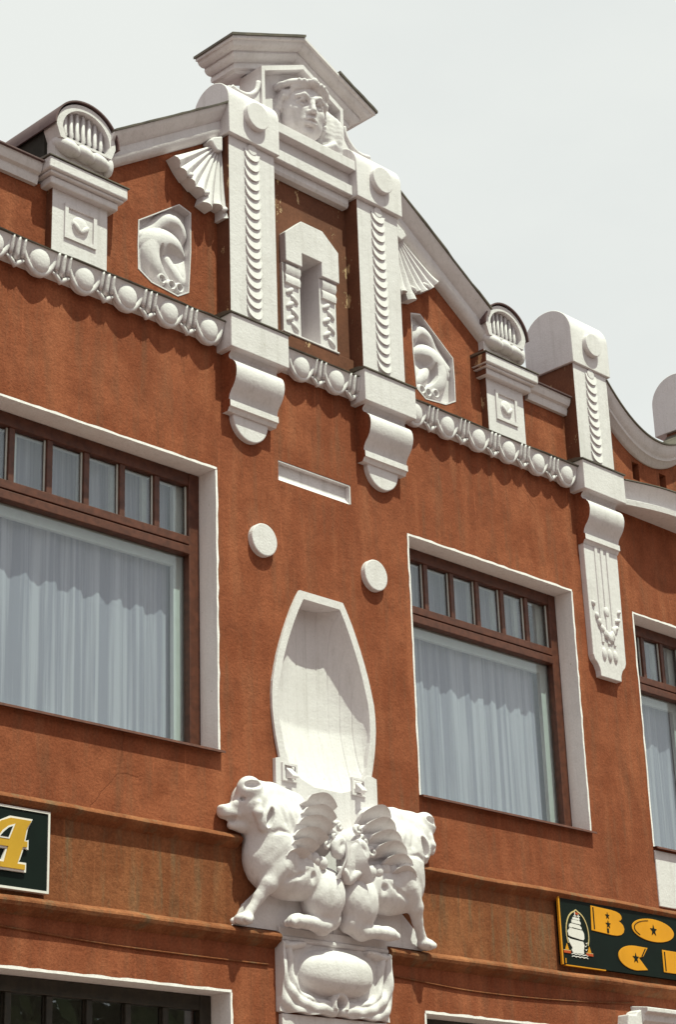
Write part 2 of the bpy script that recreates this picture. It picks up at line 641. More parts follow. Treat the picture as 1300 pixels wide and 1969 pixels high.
plane('ground', -900, 900, -900, 900, -0.004, M['paving'])
plane('road', -900, 900, -13.5, -4.5, 0.0, M['asphalt'])
pv = MB().box(-60, 60, 0.42, 4.35, -0.003, 0.12).build('pavement', M['paving'])
tag(pv, kind='structure')
kb = MB()
for i in range(60):
    kb.box(-30 + i + 0.005, -29 + i - 0.005, 4.352, 4.5, -0.002, 0.13)
kb = kb.build('kerb', M['paving'], bevel=0.01); tag(kb, kind='structure')

# unseen trees added across the street so ground floor glass reflects something dark
tr_ = random.Random(21)
vs, fs = [], []
for i in range(30):
    tx, ty = -42 + i * 4.0 + tr_.uniform(-1, 1), -20.5 + tr_.uniform(-2.2, 1.2)
    cz_, rx, rz = tr_.uniform(6.0, 7.0), tr_.uniform(2.5, 3.2), tr_.uniform(4.0, 4.8)
    for k in range(1000):
        v = Vector((tr_.gauss(0, 1), tr_.gauss(0, 1), tr_.gauss(0, 1))).normalized() * tr_.uniform(0.55, 1.0)
        c = Vector((tx + v.x * rx, ty + v.y * rx, cz_ + v.z * rz))
        u = Vector((tr_.gauss(0, 1), tr_.gauss(0, 1), tr_.gauss(0, 1))).normalized()
        w = u.cross(v if abs(u.dot(v)) < 0.99 else Vector((0, 0, 1))).normalized()
        q = tr_.uniform(0.22, 0.42); o_ = len(vs)
        vs += [tuple(c - u * q), tuple(c + w * q * 0.6), tuple(c + u * q), tuple(c - w * q * 0.6)]
        fs.append((o_, o_ + 1, o_ + 2, o_ + 3))
    o_ = len(vs)
    for zz_, rr_ in ((0, 0.28), (2.5, 0.2), (6.0, 0.1)):
        vs += [(tx + rr_ * math.cos(k * PI / 3), ty + rr_ * math.sin(k * PI / 3), zz_) for k in range(6)]
    for lv in range(2):
        for k in range(6):
            fs.append((o_ + lv * 6 + k, o_ + lv * 6 + (k + 1) % 6, o_ + lv * 6 + 6 + (k + 1) % 6, o_ + lv * 6 + 6 + k))
t = NT('tree_leaves')
t.color(t.mix(t.ramp(t.noise(1.5, 3), 0.35, 0.65), (0.035, 0.055, 0.018), (0.065, 0.095, 0.030)))
t.rough(0.8, 0.2)
me = bpy.data.meshes.new('added_tree_belt'); me.from_pydata(vs, [], fs); me.materials.append(t.m)
tb = bpy.data.objects.new('added_tree_belt', me); COL.objects.link(tb)
tag(tb, 'unseen belt of dark green trees added across the street to darken the ground floor reflections', 'trees', kind='stuff')

# ------------------------------------------------------------------ building
B = empty('ornate_building')
tag(B, 'orange stucco two storey building with white moulded ornament and gable', 'building')

WX0, WX1 = -5.2, 6.4
WINS = [(-3.16, -1.04, 5.19, 7.335), (1.03, 3.155, 5.185, 7.335), (4.035, 5.105, 5.175, 7.325)]
LOWS = [(-3.05, -0.955, 1.3, 3.555), (0.97, 3.05, 1.3, 3.555)]
rect = lambda x0, x1, z0, z1: [(x0, z0), (x1, z0), (x1, z1), (x0, z1)]


def boat_half(z):
    return interp(z, [4.95, 5.0, 5.2, 5.235, 5.35, 5.47, 5.6, 5.7, 5.82, 6.0, 6.14, 6.27, 6.40, 6.50, 6.56],
                  [0.47, 0.47, 0.47, 0.474, 0.505, 0.527, 0.541, 0.541, 0.53, 0.482, 0.435, 0.382, 0.322, 0.268, 0.23])


bz = [5.235, 5.3, 5.4, 5.5, 5.6, 5.7, 5.8, 5.9, 6.0, 6.1, 6.2, 6.3, 6.4, 6.5, 6.56]
boat_outer = [(boat_half(z), z) for z in bz] + [(-boat_half(z), z) for z in reversed(bz)]
bi = [5.06, 5.15, 5.3, 5.4, 5.5, 5.6, 5.7, 5.8, 5.9, 6.0, 6.1, 6.2, 6.3, 6.4, 6.498]
bw = lambda z: interp(z, [5.06, 5.15, 5.3, 5.5, 6.498], [0.28, 0.36, 0.425, 0.467, 0.467]) if z < 5.5 else boat_half(min(z + 0.02, 6.56)) - 0.062
boat_inner = [(bw(z), z) for z in bi] + [(-bw(z), z) for z in reversed(bi)]
boat_hole = [(x * 1.03, z + (0.012 if z > 5.3 else -0.008)) for x, z in boat_inner]

SLOT = (-0.405, 0.385, 7.415, 7.582)
holes = [rect(*w) for w in WINS] + [rect(*w) for w in LOWS] + [boat_hole, rect(*SLOT)] + [rect(4.66, 4.80, 4.3, 4.31)]
fill_with_holes('wall', [(WX0, 0), (WX1, 0), (WX1, 8.52), (WX0, 8.52)], holes[:-1], 0.0, -0.42, M['stucco'], B)
# weathered frieze between the two string courses (a thin coat of its own)
# attic wall behind the gable and the parapets
RK = lambda x, base: base + 0.66 * (2.05 - abs(x))
att = [(-5.19, 8.525), (3.6, 8.525), (3.6, 9.1), (2.6, 9.1), (2.6, 9.2), (2.12, 9.45), (0.98, 10.2), (0.98, 10.3), (-0.98, 10.3), (-0.98, 10.2), (-2.12, 9.45), (-2.6, 9.2), (-2.6, 9.1), (-5.19, 9.1)]
NICHE = rect(-0.175, 0.085, 8.70, 9.36)
NICHE = [(-0.1705, 8.695), (0.0765, 8.695), (0.0765, 9.4715), (-0.1705, 9.4715)]
PLQ = [(1.25, 9.42), (1.31, 9.436), (1.37, 9.45), (1.50, 9.356), (1.64, 9.254), (1.77, 9.16), (1.775, 8.95), (1.77, 8.75), (1.64, 8.68), (1.5, 8.667), (1.385, 8.655), (1.275, 8.725), (1.252, 9.08)]
fill_with_holes('attic_wall', att, [[(x + 0.04, z) for x, z in NICHE]] + [[(q * x, z) for x, z in PLQ] for q in (-1, 1)], -0.035, -0.42, M['stucco'], B)
# the rest of the shell
MB().box(WX0, WX0 + 0.3, -9.0, -0.43, 0, 8.4).build('side_wall', M['stucco'], B)
MB().box(WX1 - 0.3, WX1, -9.0, -0.43, 0, 8.4).build('side_wall', M['stucco'], B)
MB().box(WX0, WX1, -9.3, -9.01, 0, 8.4).build('back_wall', M['stucco'], B)
MB().box(WX0 + 0.31, WX1 - 0.31, -9.0, -0.43, 4.3, 4.55).build('floor_slab', M['room'], B)
MB().box(WX0 + 0.31, WX1 - 0.31, -2.6, -2.5, 0.0, 4.29).build('inner_wall', M['room'], B)
MB().box(WX0 + 0.31, WX1 - 0.31, -2.6, -2.5, 4.56, 8.29).build('inner_wall', M['room'], B)
MB().box(WX0, WX1, -9.3, -0.43, 8.402, 8.5).build('roof', M['roofmetal'], B)

# ---- string courses


def course(x0, x1, z0, z1, d):
    zm = (z0 + z1) / 2
    n = max(2, int((x1 - x0) / 0.12))
    rings = []
    for i in range(n + 1):
        x = x0 + (x1 - x0) * i / n
        wob = 0.006 * mnoise.noise(Vector((x * 1.7, z0, 0))) + 0.003 * mnoise.noise(Vector((x * 8, z0, 3)))
        prof = [(-0.01, z1 + 0.012), (d * 0.62, z1 - 0.008), (d * 0.95, z1 - 0.03), (d, zm), (d * 0.9, z0 + 0.022), (d * 0.55, z0 + 0.004), (d * 0.3, z0 - 0.012), (-0.01, z0 - 0.03)]
        rings.append([(x, dd + (wob if dd > 0 else 0), zz + wob) for dd, zz in prof])
    o = MB().loft(rings).build('string_course', M['stucco_band'], B, auto=True)
    return o


course(WX0, -0.90, 4.535, 4.615, 0.075)
course(0.93, WX1, 4.555, 4.635, 0.075)
course(WX0, -0.552, 3.895, 3.985, 0.085)
course(0.552, WX1, 3.895, 3.985, 0.085)
# weathered frieze panels between the courses
for x0, x1 in ((WX0 + 0.01, -0.60), (0.60, WX1 - 0.01)):
    MB().box(x0, x1, -0.005, 0.006, 3.98, 4.545).build('frieze', M['stucco_band'], B)


# ---- windows
def jitter_liner(x0, x1, z0, z1, d_out, d_in, th, mat, parent, sides=('top', 'left', 'right')):
    """plaster lining of an opening with a slightly ragged outer edge; each side is a board along the opening"""
    for sd in sides:
        n = 30
        rings = []
        for i in range(n + 1):
            t = i / n
            j = random.uniform(-0.004, 0.004) if 0 < i < n else 0
            e = d_out + random.uniform(-0.003, 0.002)
            if sd == 'top':
                x = x0 + (x1 - x0) * t
                rings.append([(x, e, z1 + 0.006 + j), (x, e, z1 - th), (x, d_in, z1 - th), (x, d_in, z1 + 0.004)])
            else:
                xx, sg = (x0, 1) if sd == 'left' else (x1, -1)
                z = z0 + (z1 - th - 0.001 - z0) * t
                rings.append([(xx - sg * 0.006 + j, e, z), (xx + sg * th, e, z), (xx + sg * th, d_in, z), (xx - sg * 0.004, d_in, z)])
        MB().loft(rings).build('reveal', mat, parent)


def window(x0, x1, z0, z1, npane, mat, dg=-0.18, ztr=None, trans=0.145, top=0.10, side=0.10, inner=True):
    W = empty('window', (0, 0, 0), B)
    th = 0.012
    jitter_liner(x0, x1, z0, z1, 0.003, dg - 0.04, th, M['reveal'], W)
    a, b, zt = x0 + th + 0.002, x1 - th - 0.002, z1 - th - 0.002
    zb = z0 + 0.02
    f0, f1 = dg - 0.07, dg
    fr = MB()
    fr.box(a, a + side, f0, f1, zb, zt).box(b - side, b, f0, f1, zb, zt)
    fr.box(a + side, b - side, f0, f1 - 0.002, zt - top, zt)
    fr.box(a + side, b - side, f0, f1 - 0.002, zb, zb + 0.05)
    fr.build('frame', mat, W, bevel=0.006)
    p0, p1 = a + side, b - side
    if ztr is None:
        ztr = z1 - 0.6
    tr = MB()
    tr.box(p0, p1, f0, f1 + 0.004, ztr + trans * 0.55, ztr + trans)
    tr.box(p0, p1, f0 + 0.01, f1 - 0.014, ztr + trans * 0.46, ztr + trans * 0.55)
    tr.box(p0, p1, f0, f1 + 0.012, ztr, ztr + trans * 0.46)
    tr.build('transom', mat, W, bevel=0.005)
    pw = (p1 - p0 + 0.05) / npane
    for i in range(npane):
        px0 = p0 + pw * i; px1 = px0 + pw - 0.05
        if i < npane - 1:
            MB().box(px1, px1 + 0.05, f0 + 0.004, f1 - 0.008, ztr + trans, zt - top).build('glazing_bar', mat, W, bevel=0.006)
        MB().box(px0 - 0.004, px1 + 0.004, dg - 0.045, dg - 0.04, ztr + trans - 0.004, zt - top + 0.004).build('pane', M['glass'], W)
        pt = MB()      # putty line round the pane
        q = 0.010
        for (u0, u1, v0, v1) in ((px0, px0 + q, ztr + trans, zt - top), (px1 - q, px1, ztr + trans, zt - top), (px0 + q, px1 - q, ztr + trans, ztr + trans + q)):
            pt.box(u0, u1, dg - 0.039, dg - 0.030, v0 + 0.001, v1 - 0.001)
        pt.build('putty', M['inner_frame'] if inner else mat, W)
    MB().box(p0 - 0.004, p1 + 0.004, dg - 0.045, dg - 0.04, zb + 0.046, ztr + 0.004).build('pane', M['glass'], W)
    if inner:
        g0, g1 = dg - 0.135, dg - 0.095
        nf = MB()
        nf.box(a + 0.03, a + 0.17, g0, g1, zb, zt)
        nf.box(b - 0.17, b - 0.03, g0, g1, zb, zt)
        nf.box(a + 0.17, b - 0.17, g0, g1 - 0.002, ztr - 0.07, ztr + 0.05)
        nf.box(a + 0.17, b - 0.17, g0, g1 - 0.002, zt - 0.09, zt)
        nf.box(a + 0.17, b - 0.17, g0, g1 - 0.002, zb, zb + 0.06)
        pw2 = (b - a - 0.34) / npane
        for i in range(1, npane):
            xx = a + 0.17 + pw2 * i + 0.02
            nf.box(xx - 0.022, xx + 0.022, g0, g1 - 0.004, ztr + 0.05, zt - 0.09)
        nf.build('inner_frame', M['inner_frame'], W, bevel=0.004)
    sl = MB().sweep([(dg - 0.02, z0 + 0.016), (0.045, z0 - 0.004), (0.05, z0 - 0.022), (0.043, z0 - 0.022), (0.04, z0 - 0.012), (dg - 0.02, z0 + 0.002)], x0 - 0.012, x1 + 0.016)
    sl.build('sill', mat, W)
    return W


for i, w in enumerate(WINS):
    window(*w, 6 if i < 2 else 3, M['frame'], ztr=6.675)
for w in LOWS:
    window(*w, 6, M['frame_dark'], ztr=2.85, inner=False, dg=-0.19)


def curtain(x0, x1, z0, z1, d, label, seed, freq, gaps=()):
    rnd = random.Random(seed)
    n = int((x1 - x0) / 0.012)
    rows = 10
    ph = [rnd.uniform(0, 6.28) for _ in range(5)]
    vs, fs = [], []
    for j in range(rows + 1):
        t = j / rows
        z = z1 + (z0 - z1) * t
        for i in range(n + 1):
            x = x0 + (x1 - x0) * i / n
            u = x * freq + 0.9 * math.sin(x * 2.3 + ph[3]) + 0.5 * math.sin(x * 5.9 + ph[4])
            a = 0.010
            w_ = math.sin(u + ph[0])
            dd = a * math.copysign(abs(w_) ** 0.7, w_) + 0.35 * a * math.sin(2.7 * u + ph[1])
            vs.append((x + 0.012 * t * math.sin(u * 0.21 + ph[4]), -(d + dd), z))
    for j in range(rows):
        for i in range(n):
            q = j * (n + 1) + i
            fs.append((q, q + 1, q + n + 2, q + n + 1))
    me = bpy.data.meshes.new('curtain')
    me.from_pydata(vs, [], fs); me.materials.append(M['curtain']); smooth_mesh(me)
    o = bpy.data.objects.new('curtain', me); COL.objects.link(o)
    return tag(o, label, 'curtain', 'sheer curtains behind the upper windows')


curtain(-3.14, -1.20, 5.24, 7.28, -0.355, 'pale pleated sheer curtain in the large upper window left of the white boat-shaped niche', 3, 30)
curtain(1.06, 2.98, 5.24, 7.28, -0.355, 'pale pleated sheer curtain in the upper window right of the white boat-shaped niche', 5, 36)
curtain(4.06, 5.05, 5.24, 7.28, -0.355, 'pale sheer curtain in the narrow upper window at the right edge', 9, 32)

# white apron under the far right window
MB().box(4.03, 5.11, -0.01, 0.012, 4.655, 5.145).build('apron', M['white'], B, bevel=0.006)

# ---- recessed slot
x0, x1, z0, z1 = SLOT
s = MB()
s.sweep([(-0.003, z0 + 0.002), (-0.042, z0 + 0.05), (-0.045, z1 - 0.002), (-0.16, z1 - 0.002), (-0.16, z0 + 0.002)], x0 + 0.002, x1 - 0.002)
s.sweep([(-0.003, z1 - 0.012), (-0.003, z1 - 0.002), (-0.044, z1 - 0.002), (-0.044, z1 - 0.012)], x0 + 0.004, x1 - 0.004)
s.box(x1 - 0.014, x1 - 0.003, -0.043, 0.001, z0 + 0.003, z1 - 0.014)
s.build('recessed_slot', M['white'], B)

# ---- discs
for sx in (-1, 1):
    pts = arc(0.6 * sx - 0.005, 6.865, 0.128, 0, 360, 40)[:-1]
    MB().prism(pts, -0.01, 0.047, 1.0).build('disc', M['white'], B, bevel=0.008)

# ---- boat shaped niche
NB = empty('boat_niche', (0, 0, 0), B)
ring = MB()
zz = [z for z in bz if z > 5.3]
inn = [(x, z) for x, z in boat_inner if z > 5.14]
fill_with_holes('surround', boat_outer + inn[::-1], [], 0.022, -0.03, M['white'], NB)
# hull shaped scoop, one strip per plank
wz = np.array([5.02, 5.06, 5.15, 5.3, 5.4, 5.5, 5.6, 5.66])
ww_ = np.array([0.0, 0.24, 0.36, 0.43, 0.46, 0.474, 0.479, 0.48])
uz = np.array(bi[5:]); uw = np.array([bw(z) for z in bi[5:]])


def bwv(Z):
    return np.where(Z < 5.66, np.interp(Z, wz, ww_), np.interp(Z, [5.66] + list(uz[1:]), [0.48] + list(uw[1:])))


blo = lambda x: float(np.interp(abs(x), ww_, wz))
bhi = lambda x: 6.498 if abs(x) <= uw[-1] else float(np.interp(-abs(x), -uw[1:][::1], uz[1:]))


def scoop(X, Z):
    q = np.clip(np.abs(X) / np.maximum(bwv(Z), 0.05), 0, 1)
    dm = 0.175 * np.clip((Z - 5.02) / 0.55, 0, 1) ** 0.7
    return -dm * np.clip(1 - q ** 2.6, 0, 1) ** 0.62 + 0.004


PX = [-0.478, -0.40, -0.31, -0.21, -0.105, 0.0, 0.105, 0.21, 0.31, 0.40, 0.478]
for a_, b_ in zip(PX[:-1], PX[1:]):
    def plank(X, Z, a_=a_, b_=b_):
        e = np.minimum(X - a_, b_ - X)
        return scoop(X, Z) - 0.004 * np.clip(1 - e / 0.007, 0, 1)
    heightfield('plank', blo, bhi, a_, b_, 13, 70, plank, -0.30, M['white'], NB)
MB().box(-0.25, 0.25, -0.29, 0.015, 6.499, 6.515).build('scoop_top', M['white'], NB)
# base block with pegs
fill_with_holes('base', [(-0.528, 4.3205), (0.518, 4.3205), (0.518, 5.222), (0.470, 5.2345), (0.41, 5.23), (0.36, 5.17), (0.28, 5.105), (0.14, 5.062), (-0.14, 5.062), (-0.28, 5.105), (-0.36, 5.17), (-0.41, 5.23), (-0.470, 5.2345), (-0.528, 5.222)], [], 0.030, -0.01, M['white'], NB)
for px in (-0.40, 0.31):
    fill_with_holes('peg_frame', rect(px - 0.075, px + 0.075, 5.065, 5.195), [rect(px - 0.055, px + 0.055, 5.08, 5.18)], 0.046, 0.03, M['white'], NB)
    MB().sweep([(0.03, 5.17), (0.10, 5.10), (0.10, 5.085), (0.03, 5.085)], px - 0.03, px + 0.03).build('peg', M['white'], NB, bevel=0.004)


# ---- scale strip mesh (fish scale, rounded lower edge, thicker at the bottom)
def scale_mesh(w=0.162, h=0.108):
    mb = MB()
    nx, nz = 10, 6
    vs, fs = [], []
    for i in range(nx + 1):
        x = -w / 2 + w * i / nx
        q = 2 * x / w
        zb = -h * 0.62 * math.sqrt(max(0.0, 1 - q * q)) - 0.012 * (1 - q * q)
        for j in range(nz + 1):
            t = j / nz
            z = h * 0.42 * (1 - 0.35 * q * q) * (1 - t) + zb * t
            d = 0.003 + (0.021 * t ** 1.5) * (1 - 0.5 * q * q)
            vs.append((x, d, z))
    n1 = nz + 1
    for i in range(nx):
        for j in range(nz):
            fs.append((i * n1 + j, i * n1 + j + 1, (i + 1) * n1 + j + 1, (i + 1) * n1 + j))
    o = len(vs)
    for i in range(nx + 1):
        vs.append((vs[i * n1 + nz][0], -0.006, vs[i * n1 + nz][2] + 0.006))
    for i in range(nx):
        fs.append((i * n1 + nz, o + i, o + i + 1, (i + 1) * n1 + nz))
    mb.add(vs, fs)
    me = mb.mesh('scale', M['white'])
    auto_smooth(me, 50)
    return me


SCALE = scale_mesh()


def corbel(P, cx, w, pendant=False):
    hw = w / 2
    prof = [(-0.01, 8.30), (0.115, 8.30), (0.10, 8.278), (0.082, 8.262), (0.078, 8.245), (0.092, 8.222), (0.125, 8.20), (0.15, 8.175), (0.163, 8.14), (0.166, 8.10), (0.16, 8.06), (0.146, 8.02), (0.124, 7.985), (0.098, 7.955), (0.082, 7.925), (0.076, 7.895), (0.09, 7.885), (0.092, 7.835), (0.075, 7.828), (0.06, 7.80), (-0.01, 7.80)]
    o = MB().sweep(prof, cx - hw, cx + hw).build('corbel', [M['white'], M['stucco']], P, red_sides=True, auto=True)
    if not pendant:
        a = arc(cx, 7.80, 0.18, 180, 360, 20)
        MB().prism([(cx - 0.18, 7.83)] + a + [(cx + 0.18, 7.83)], -0.01, 0.045).build('tongue', M['white'], P, bevel=0.008)


def pilaster(cx, w, zb, zt, capx, capz0, capz1, cap_front, cap_back, nscale, disc_r=0.12, pendant=False):
    P = empty('pilaster', (0, 0, 0), B)
    hw = w / 2
    MB().box(cx - hw, cx + hw, -0.30, 0.11, zb - 0.03, zt).build('shaft', [M['white'], M['oldred']], P, red_sides=True, bevel=0.006)
    # scales
    pitch = (zt - 0.07 - (zb + 0.10)) / (nscale - 1)
    for i in range(nscale):
        z = zt - 0.075 - pitch * i
        inst('scale', SCALE, P, (cx + random.uniform(-0.004, 0.004), 0.109, z), rot=(0, random.uniform(-0.05, 0.05), 0), scale=(1, 1, 1 + random.uniform(-0.05, 0.05)))
    MB().prism(arc(cx, zt - 0.045, 0.05, 0, 360, 20)[:-1], 0.1, 0.123).build('boss', M['white'], P, bevel=0.006)
    # cap: tombstone block, rounded front to back
    r = (cap_front - cap_back) / 2
    cd = (cap_front + cap_back) / 2
    prof = [(cap_back, capz0), (cap_front, capz0)] + [(cd + r * math.cos(t), capz1 + r * math.sin(t) * 0.98) for t in [PI * i / 24 for i in range(25)]]
    c = MB().sweep(prof, capx[0], capx[1]).build('cap', M['white'], P, auto=True)
    cb = c.modifiers.new('bevel', 'BEVEL'); cb.width = 0.006; cb.segments = 2; cb.limit_method = 'ANGLE'
    dz = capz0 + 0.235
    MB().prism(arc(cx, dz, disc_r, 0, 360, 36)[:-1], cap_front - 0.01, cap_front + 0.05).build('disc', M['white'], P, bevel=0.007)
    # base block and its sheet metal cover
    MB().box(cx - hw - 0.052, cx + hw + 0.052, -0.02, 0.17, 8.285, zb - 0.045).build('base_block', M['white'], P, bevel=0.006)
    MB().sweep([(0.183, zb - 0.046), (0.184, zb - 0.036), (0.10, zb - 0.012), (-0.04, zb - 0.004), (-0.04, zb - 0.043)], cx - hw - 0.064, cx + hw + 0.064).build('flashing', M['flash'], P)
    corbel(P, cx, w, pendant)
    return P


pilaster(-0.726, 0.498, 8.61, 10.18, (-1.003, -0.452), 10.18, 10.50, 0.15, -0.27, 17)
pilaster(0.726, 0.498, 8.61, 10.18, (0.448, 1.0), 10.18, 10.50, 0.15, -0.27, 17)
pilaster(3.556, 0.505, 8.61, 9.565, (3.28, 3.84), 9.565, 9.90, 0.135, -0.42, 10, 0.115, True)
pilaster(5.58, 0.505, 8.61, 9.565, (5.30, 5.86), 9.565, 9.90, 0.135, -0.42, 10, 0.115, True)
pilaster(-3.556, 0.505, 8.61, 9.565, (-3.84, -3.28), 9.565, 9.90, 0.135, -0.42, 10, 0.115, True)


# pendants below the corbels of the outer pilasters
def pendant(cx):
    P = empty('pendant', (0, 0, 0), B)
    pts = [(-0.247, 7.80), (-0.235, 6.86), (-0.235, 6.77), (-0.215, 6.725), (-0.175, 6.69), (-0.15, 6.64), (-0.145, 6.585), (0.145, 6.585), (0.15, 6.64), (0.175, 6.69), (0.215, 6.725), (0.235, 6.77), (0.235, 6.86), (0.247, 7.80)]
    MB().prism([(cx + x, z) for x, z in pts], -0.01, 0.058).build('panel', M['white'], P, bevel=0.006)
    for dx in (-0.085, 0.0, 0.085):
        MB().prism([(cx + dx - 0.020, 7.80), (cx + dx - 0.016, 6.90), (cx + dx + 0.016, 6.90), (cx + dx + 0.020, 7.80)], 0.05, 0.07).build('reed', M['white'], P, bevel=0.006)
        MB().ellipsoid((cx + dx * 0.95, 0.058, 6.80), (0.03, 0.022, 0.06)).build('drop', M['white'], P, smooth=True)
    # swag of small leaves
    sw = random.Random(int(cx * 10))
    for i in range(13):
        t = i / 12
        x = cx - 0.185 + 0.37 * t
        z = 7.24 - 0.27 * math.sin(PI * t) ** 0.75
        k = 0.6 + 0.55 * math.sin(PI * t)
        o = MB().ellipsoid((0, 0, 0), (0.030 * k, 0.020, 0.048 * k), 8, 6).build('leaf', M['white'], P, smooth=True)
        o.location = (x + sw.uniform(-0.01, 0.01), -0.064, z + sw.uniform(-0.012, 0.012))
        o.rotation_euler = (0, (t - 0.5) * 1.6 + sw.uniform(-0.5, 0.5), 0)
    MB().ellipsoid((cx, 0.062, 7.20), (0.035, 0.018, 0.055), 10, 7).build('rosette', M['white'], P, smooth=True)


pendant(3.556)
pendant(5.58)
pendant(-3.556)

# ---- lintel over the niche between the two middle pilasters
L = empty('lintel', (0, 0, 0), B)
MB().box(-0.451, 0.447, -0.25, 0.140, 10.415, 10.51).build('upper_band', M['white'], L, bevel=0.006)
MB().box(-0.451, 0.447, -0.25, 0.062, 10.302, 10.414).build('recess_band', M['white'], L)
MB().sweep([(-0.25, 10.19), (0.085, 10.19), (0.095, 10.20), (0.095, 10.29), (0.064, 10.301), (-0.25, 10.301)], -0.451, 0.447).build('middle_band', M['white'], L, bevel=0.004)
MB().sweep([(-0.25, 10.10), (0.03, 10.10), (0.045, 10.125), (0.045, 10.189), (-0.25, 10.189)], -0.451, 0.447).build('lower_band', M['white'], L, bevel=0.004)

# ---- red recess panel and its floor
MB().box(-0.475, 0.475, -0.033, -0.028, 8.56, 10.098).build('recess_panel', M['oldred'], B) if False else None
fill_with_holes('recess_panel', rect(-0.476, 0.476, 8.56, 10.098), [[(x + 0.04, z) for x, z in NICHE]], -0.028, -0.034, M['oldred'], B)
MB().box(-0.470, 0.470, -0.025, 0.012, 8.565, 8.70).build('recess_ledge', M['oldred'], B, bevel=0.006)

# ---- keyhole aedicule inside the recess
A = empty('aedicule', (0.04, 0, 0), B)
hood = [(-0.345, 9.33), (-0.165, 9.33), (-0.165, 9.455), (0.06, 9.455), (0.06, 9.33), (0.26, 9.33), (0.26, 9.615), (0.08, 9.752), (-0.165, 9.752), (-0.348, 9.59)]
MB().prism(hood, -0.03, 0.045).build('hood', M['white'], A, bevel=0.006)
for (a, b) in ((-0.352, -0.158), (0.062, 0.250)):
    MB().box(a, b, -0.03, 0.004, 8.705, 9.329).build('side_panel', M['white'], A, bevel=0.004)
    c = (a + b) / 2
    MB().sweep([(0.0, 9.31), (0.03, 9.31), (0.034, 9.26), (0.018, 9.225), (0.030, 9.19), (0.024, 9.15), (0.0, 9.14)], a + 0.015, b - 0.015).build('capital', M['white'], A, auto=True)
    for i in range(6):
        z = 9.09 - i * 0.062
        sg = 1 if i % 2 else -1
        o = MB().ellipsoid((0, 0, 0), (0.055, 0.02, 0.022), 10, 6).build('leaf', M['white'], A, smooth=True)
        o.location = (c + sg * 0.025, -0.006, z); o.rotation_euler = (0, sg * 0.7, 0)
MB().box(-0.170, 0.09, -0.235, -0.222, 8.69, 9.46).build('niche_back', M['white'], A)
MB().box(-0.168, -0.156, -0.222, -0.0, 8.69, 9.454).build('niche_side', M['white'], A)
MB().box(0.061, 0.075, -0.222, -0.0, 8.69, 9.454).build('niche_side', M['white'], A)
MB().box(-0.17, 0.09, -0.222, -0.0, 9.4555, 9.47).build('niche_top', M['white'], A)
MB().box(-0.36, 0.26, -0.222, 0.02, 8.701, 8.716).build('niche_floor', M['white'], A, bevel=0.004)

# ---- egg and dart mouldings
egg_me = MB().ellipsoid((0, 0.076, 8.415), (0.088, 0.040, 0.104), 16, 10).mesh('egg', M['white'], True)
cup = MB()
cp = []
for i in range(17):
    t = PI + PI * i / 16
    cp.append((0.134 * math.cos(t), 0.080 + 0.02 * math.sin(t), 8.485 + 0.165 * math.sin(t) * (1 + 0.08 * abs(math.sin(t)) ** 6)))
cup.tube(cp, [0.014 + 0.010 * math.sin(PI * i / 16) for i in range(17)], 8)
cup.ellipsoid((0, 0.035, 8.42), (0.130, 0.046, 0.126), 14, 8)
cup_me = cup.mesh('egg_cup', M['white'], True)


def leaf3(mb, x, z0, z1, w, d0, d1):
    rings = []
    for i in range(7):
        t = i / 6
        z = z0 + (z1 - z0) * t
        d = d0 + (d1 - d0) * t
        ww = w * (0.75 + 0.25 * t) * (1 if t > 0.15 else 0.35 + 4 * t)
        rings.append([(x - ww, d - 0.02, z), (x - ww * 0.55, d + 0.010, z), (x, d + 0.026, z), (x + ww * 0.55, d + 0.010, z), (x + ww, d - 0.02, z)])
    mb.loft(rings)


dart = MB()
leaf3(dart, 0, 8.345, 8.50, 0.029, 0.074, 0.098)
leaf3(dart, -0.050, 8.372, 8.50, 0.025, 0.076, 0.098)
leaf3(dart, 0.050, 8.372, 8.50, 0.025, 0.076, 0.098)
dart.tube([(-0.088, 0.058, 8.37), (-0.05, 0.062, 8.35), (-0.02, 0.06, 8.325), (0, 0.05, 8.312), (0.02, 0.06, 8.325), (0.05, 0.062, 8.35), (0.088, 0.058, 8.37)], [0.008, 0.016, 0.018, 0.02, 0.018, 0.016, 0.008], 7)
dart_me = dart.mesh('dart', M['white'], True)


def egg_moulding(x0, x1, eggs, darts):
    E_ = empty('egg_and_dart_moulding', (0, 0, 0), B)
    MB().sweep([(-0.02, 8.335), (0.03, 8.345), (0.058, 8.375), (0.074, 8.42), (0.092, 8.47), (0.104, 8.503), (-0.02, 8.503)], x0, x1).build('backing', M['white'], E_, auto=True)
    # metal cover with a slightly wavy edge
    n = max(2, int((x1 - x0) / 0.15))
    rings = []
    for i in range(n + 1):
        x = x0 + (x1 - x0) * i / n
        w = random.uniform(-0.006, 0.006)
        rings.append([(x, 0.120 + w, 8.504 + w * 0.4), (x, 0.122 + w, 8.511 + w * 0.4), (x, -0.034, 8.56), (x, -0.034, 8.5045)])
    MB().loft(rings).build('flashing', M['flash'], E_)
    for x in eggs:
        dz = random.uniform(-0.006, 0.006)
        inst('egg', egg_me, E_, (x, 0, dz))
        inst('egg_cup', cup_me, E_, (x, 0, dz))
    for x in darts:
        inst('dart', dart_me, E_, (x, 0, random.uniform(-0.004, 0.004)))


egg_moulding(-3.25, -1.03, [-3.15, -2.755, -2.36, -1.965, -1.57, -1.175], [-2.95, -2.555, -2.16, -1.765, -1.37])
egg_moulding(-0.422, 0.422, [-0.205, 0.185], [-0.01, 0.375])
egg_moulding(1.03, 3.25, [1.11, 1.51, 1.912, 2.312, 2.712, 3.112], [1.31, 1.71, 2.112, 2.512, 2.912])


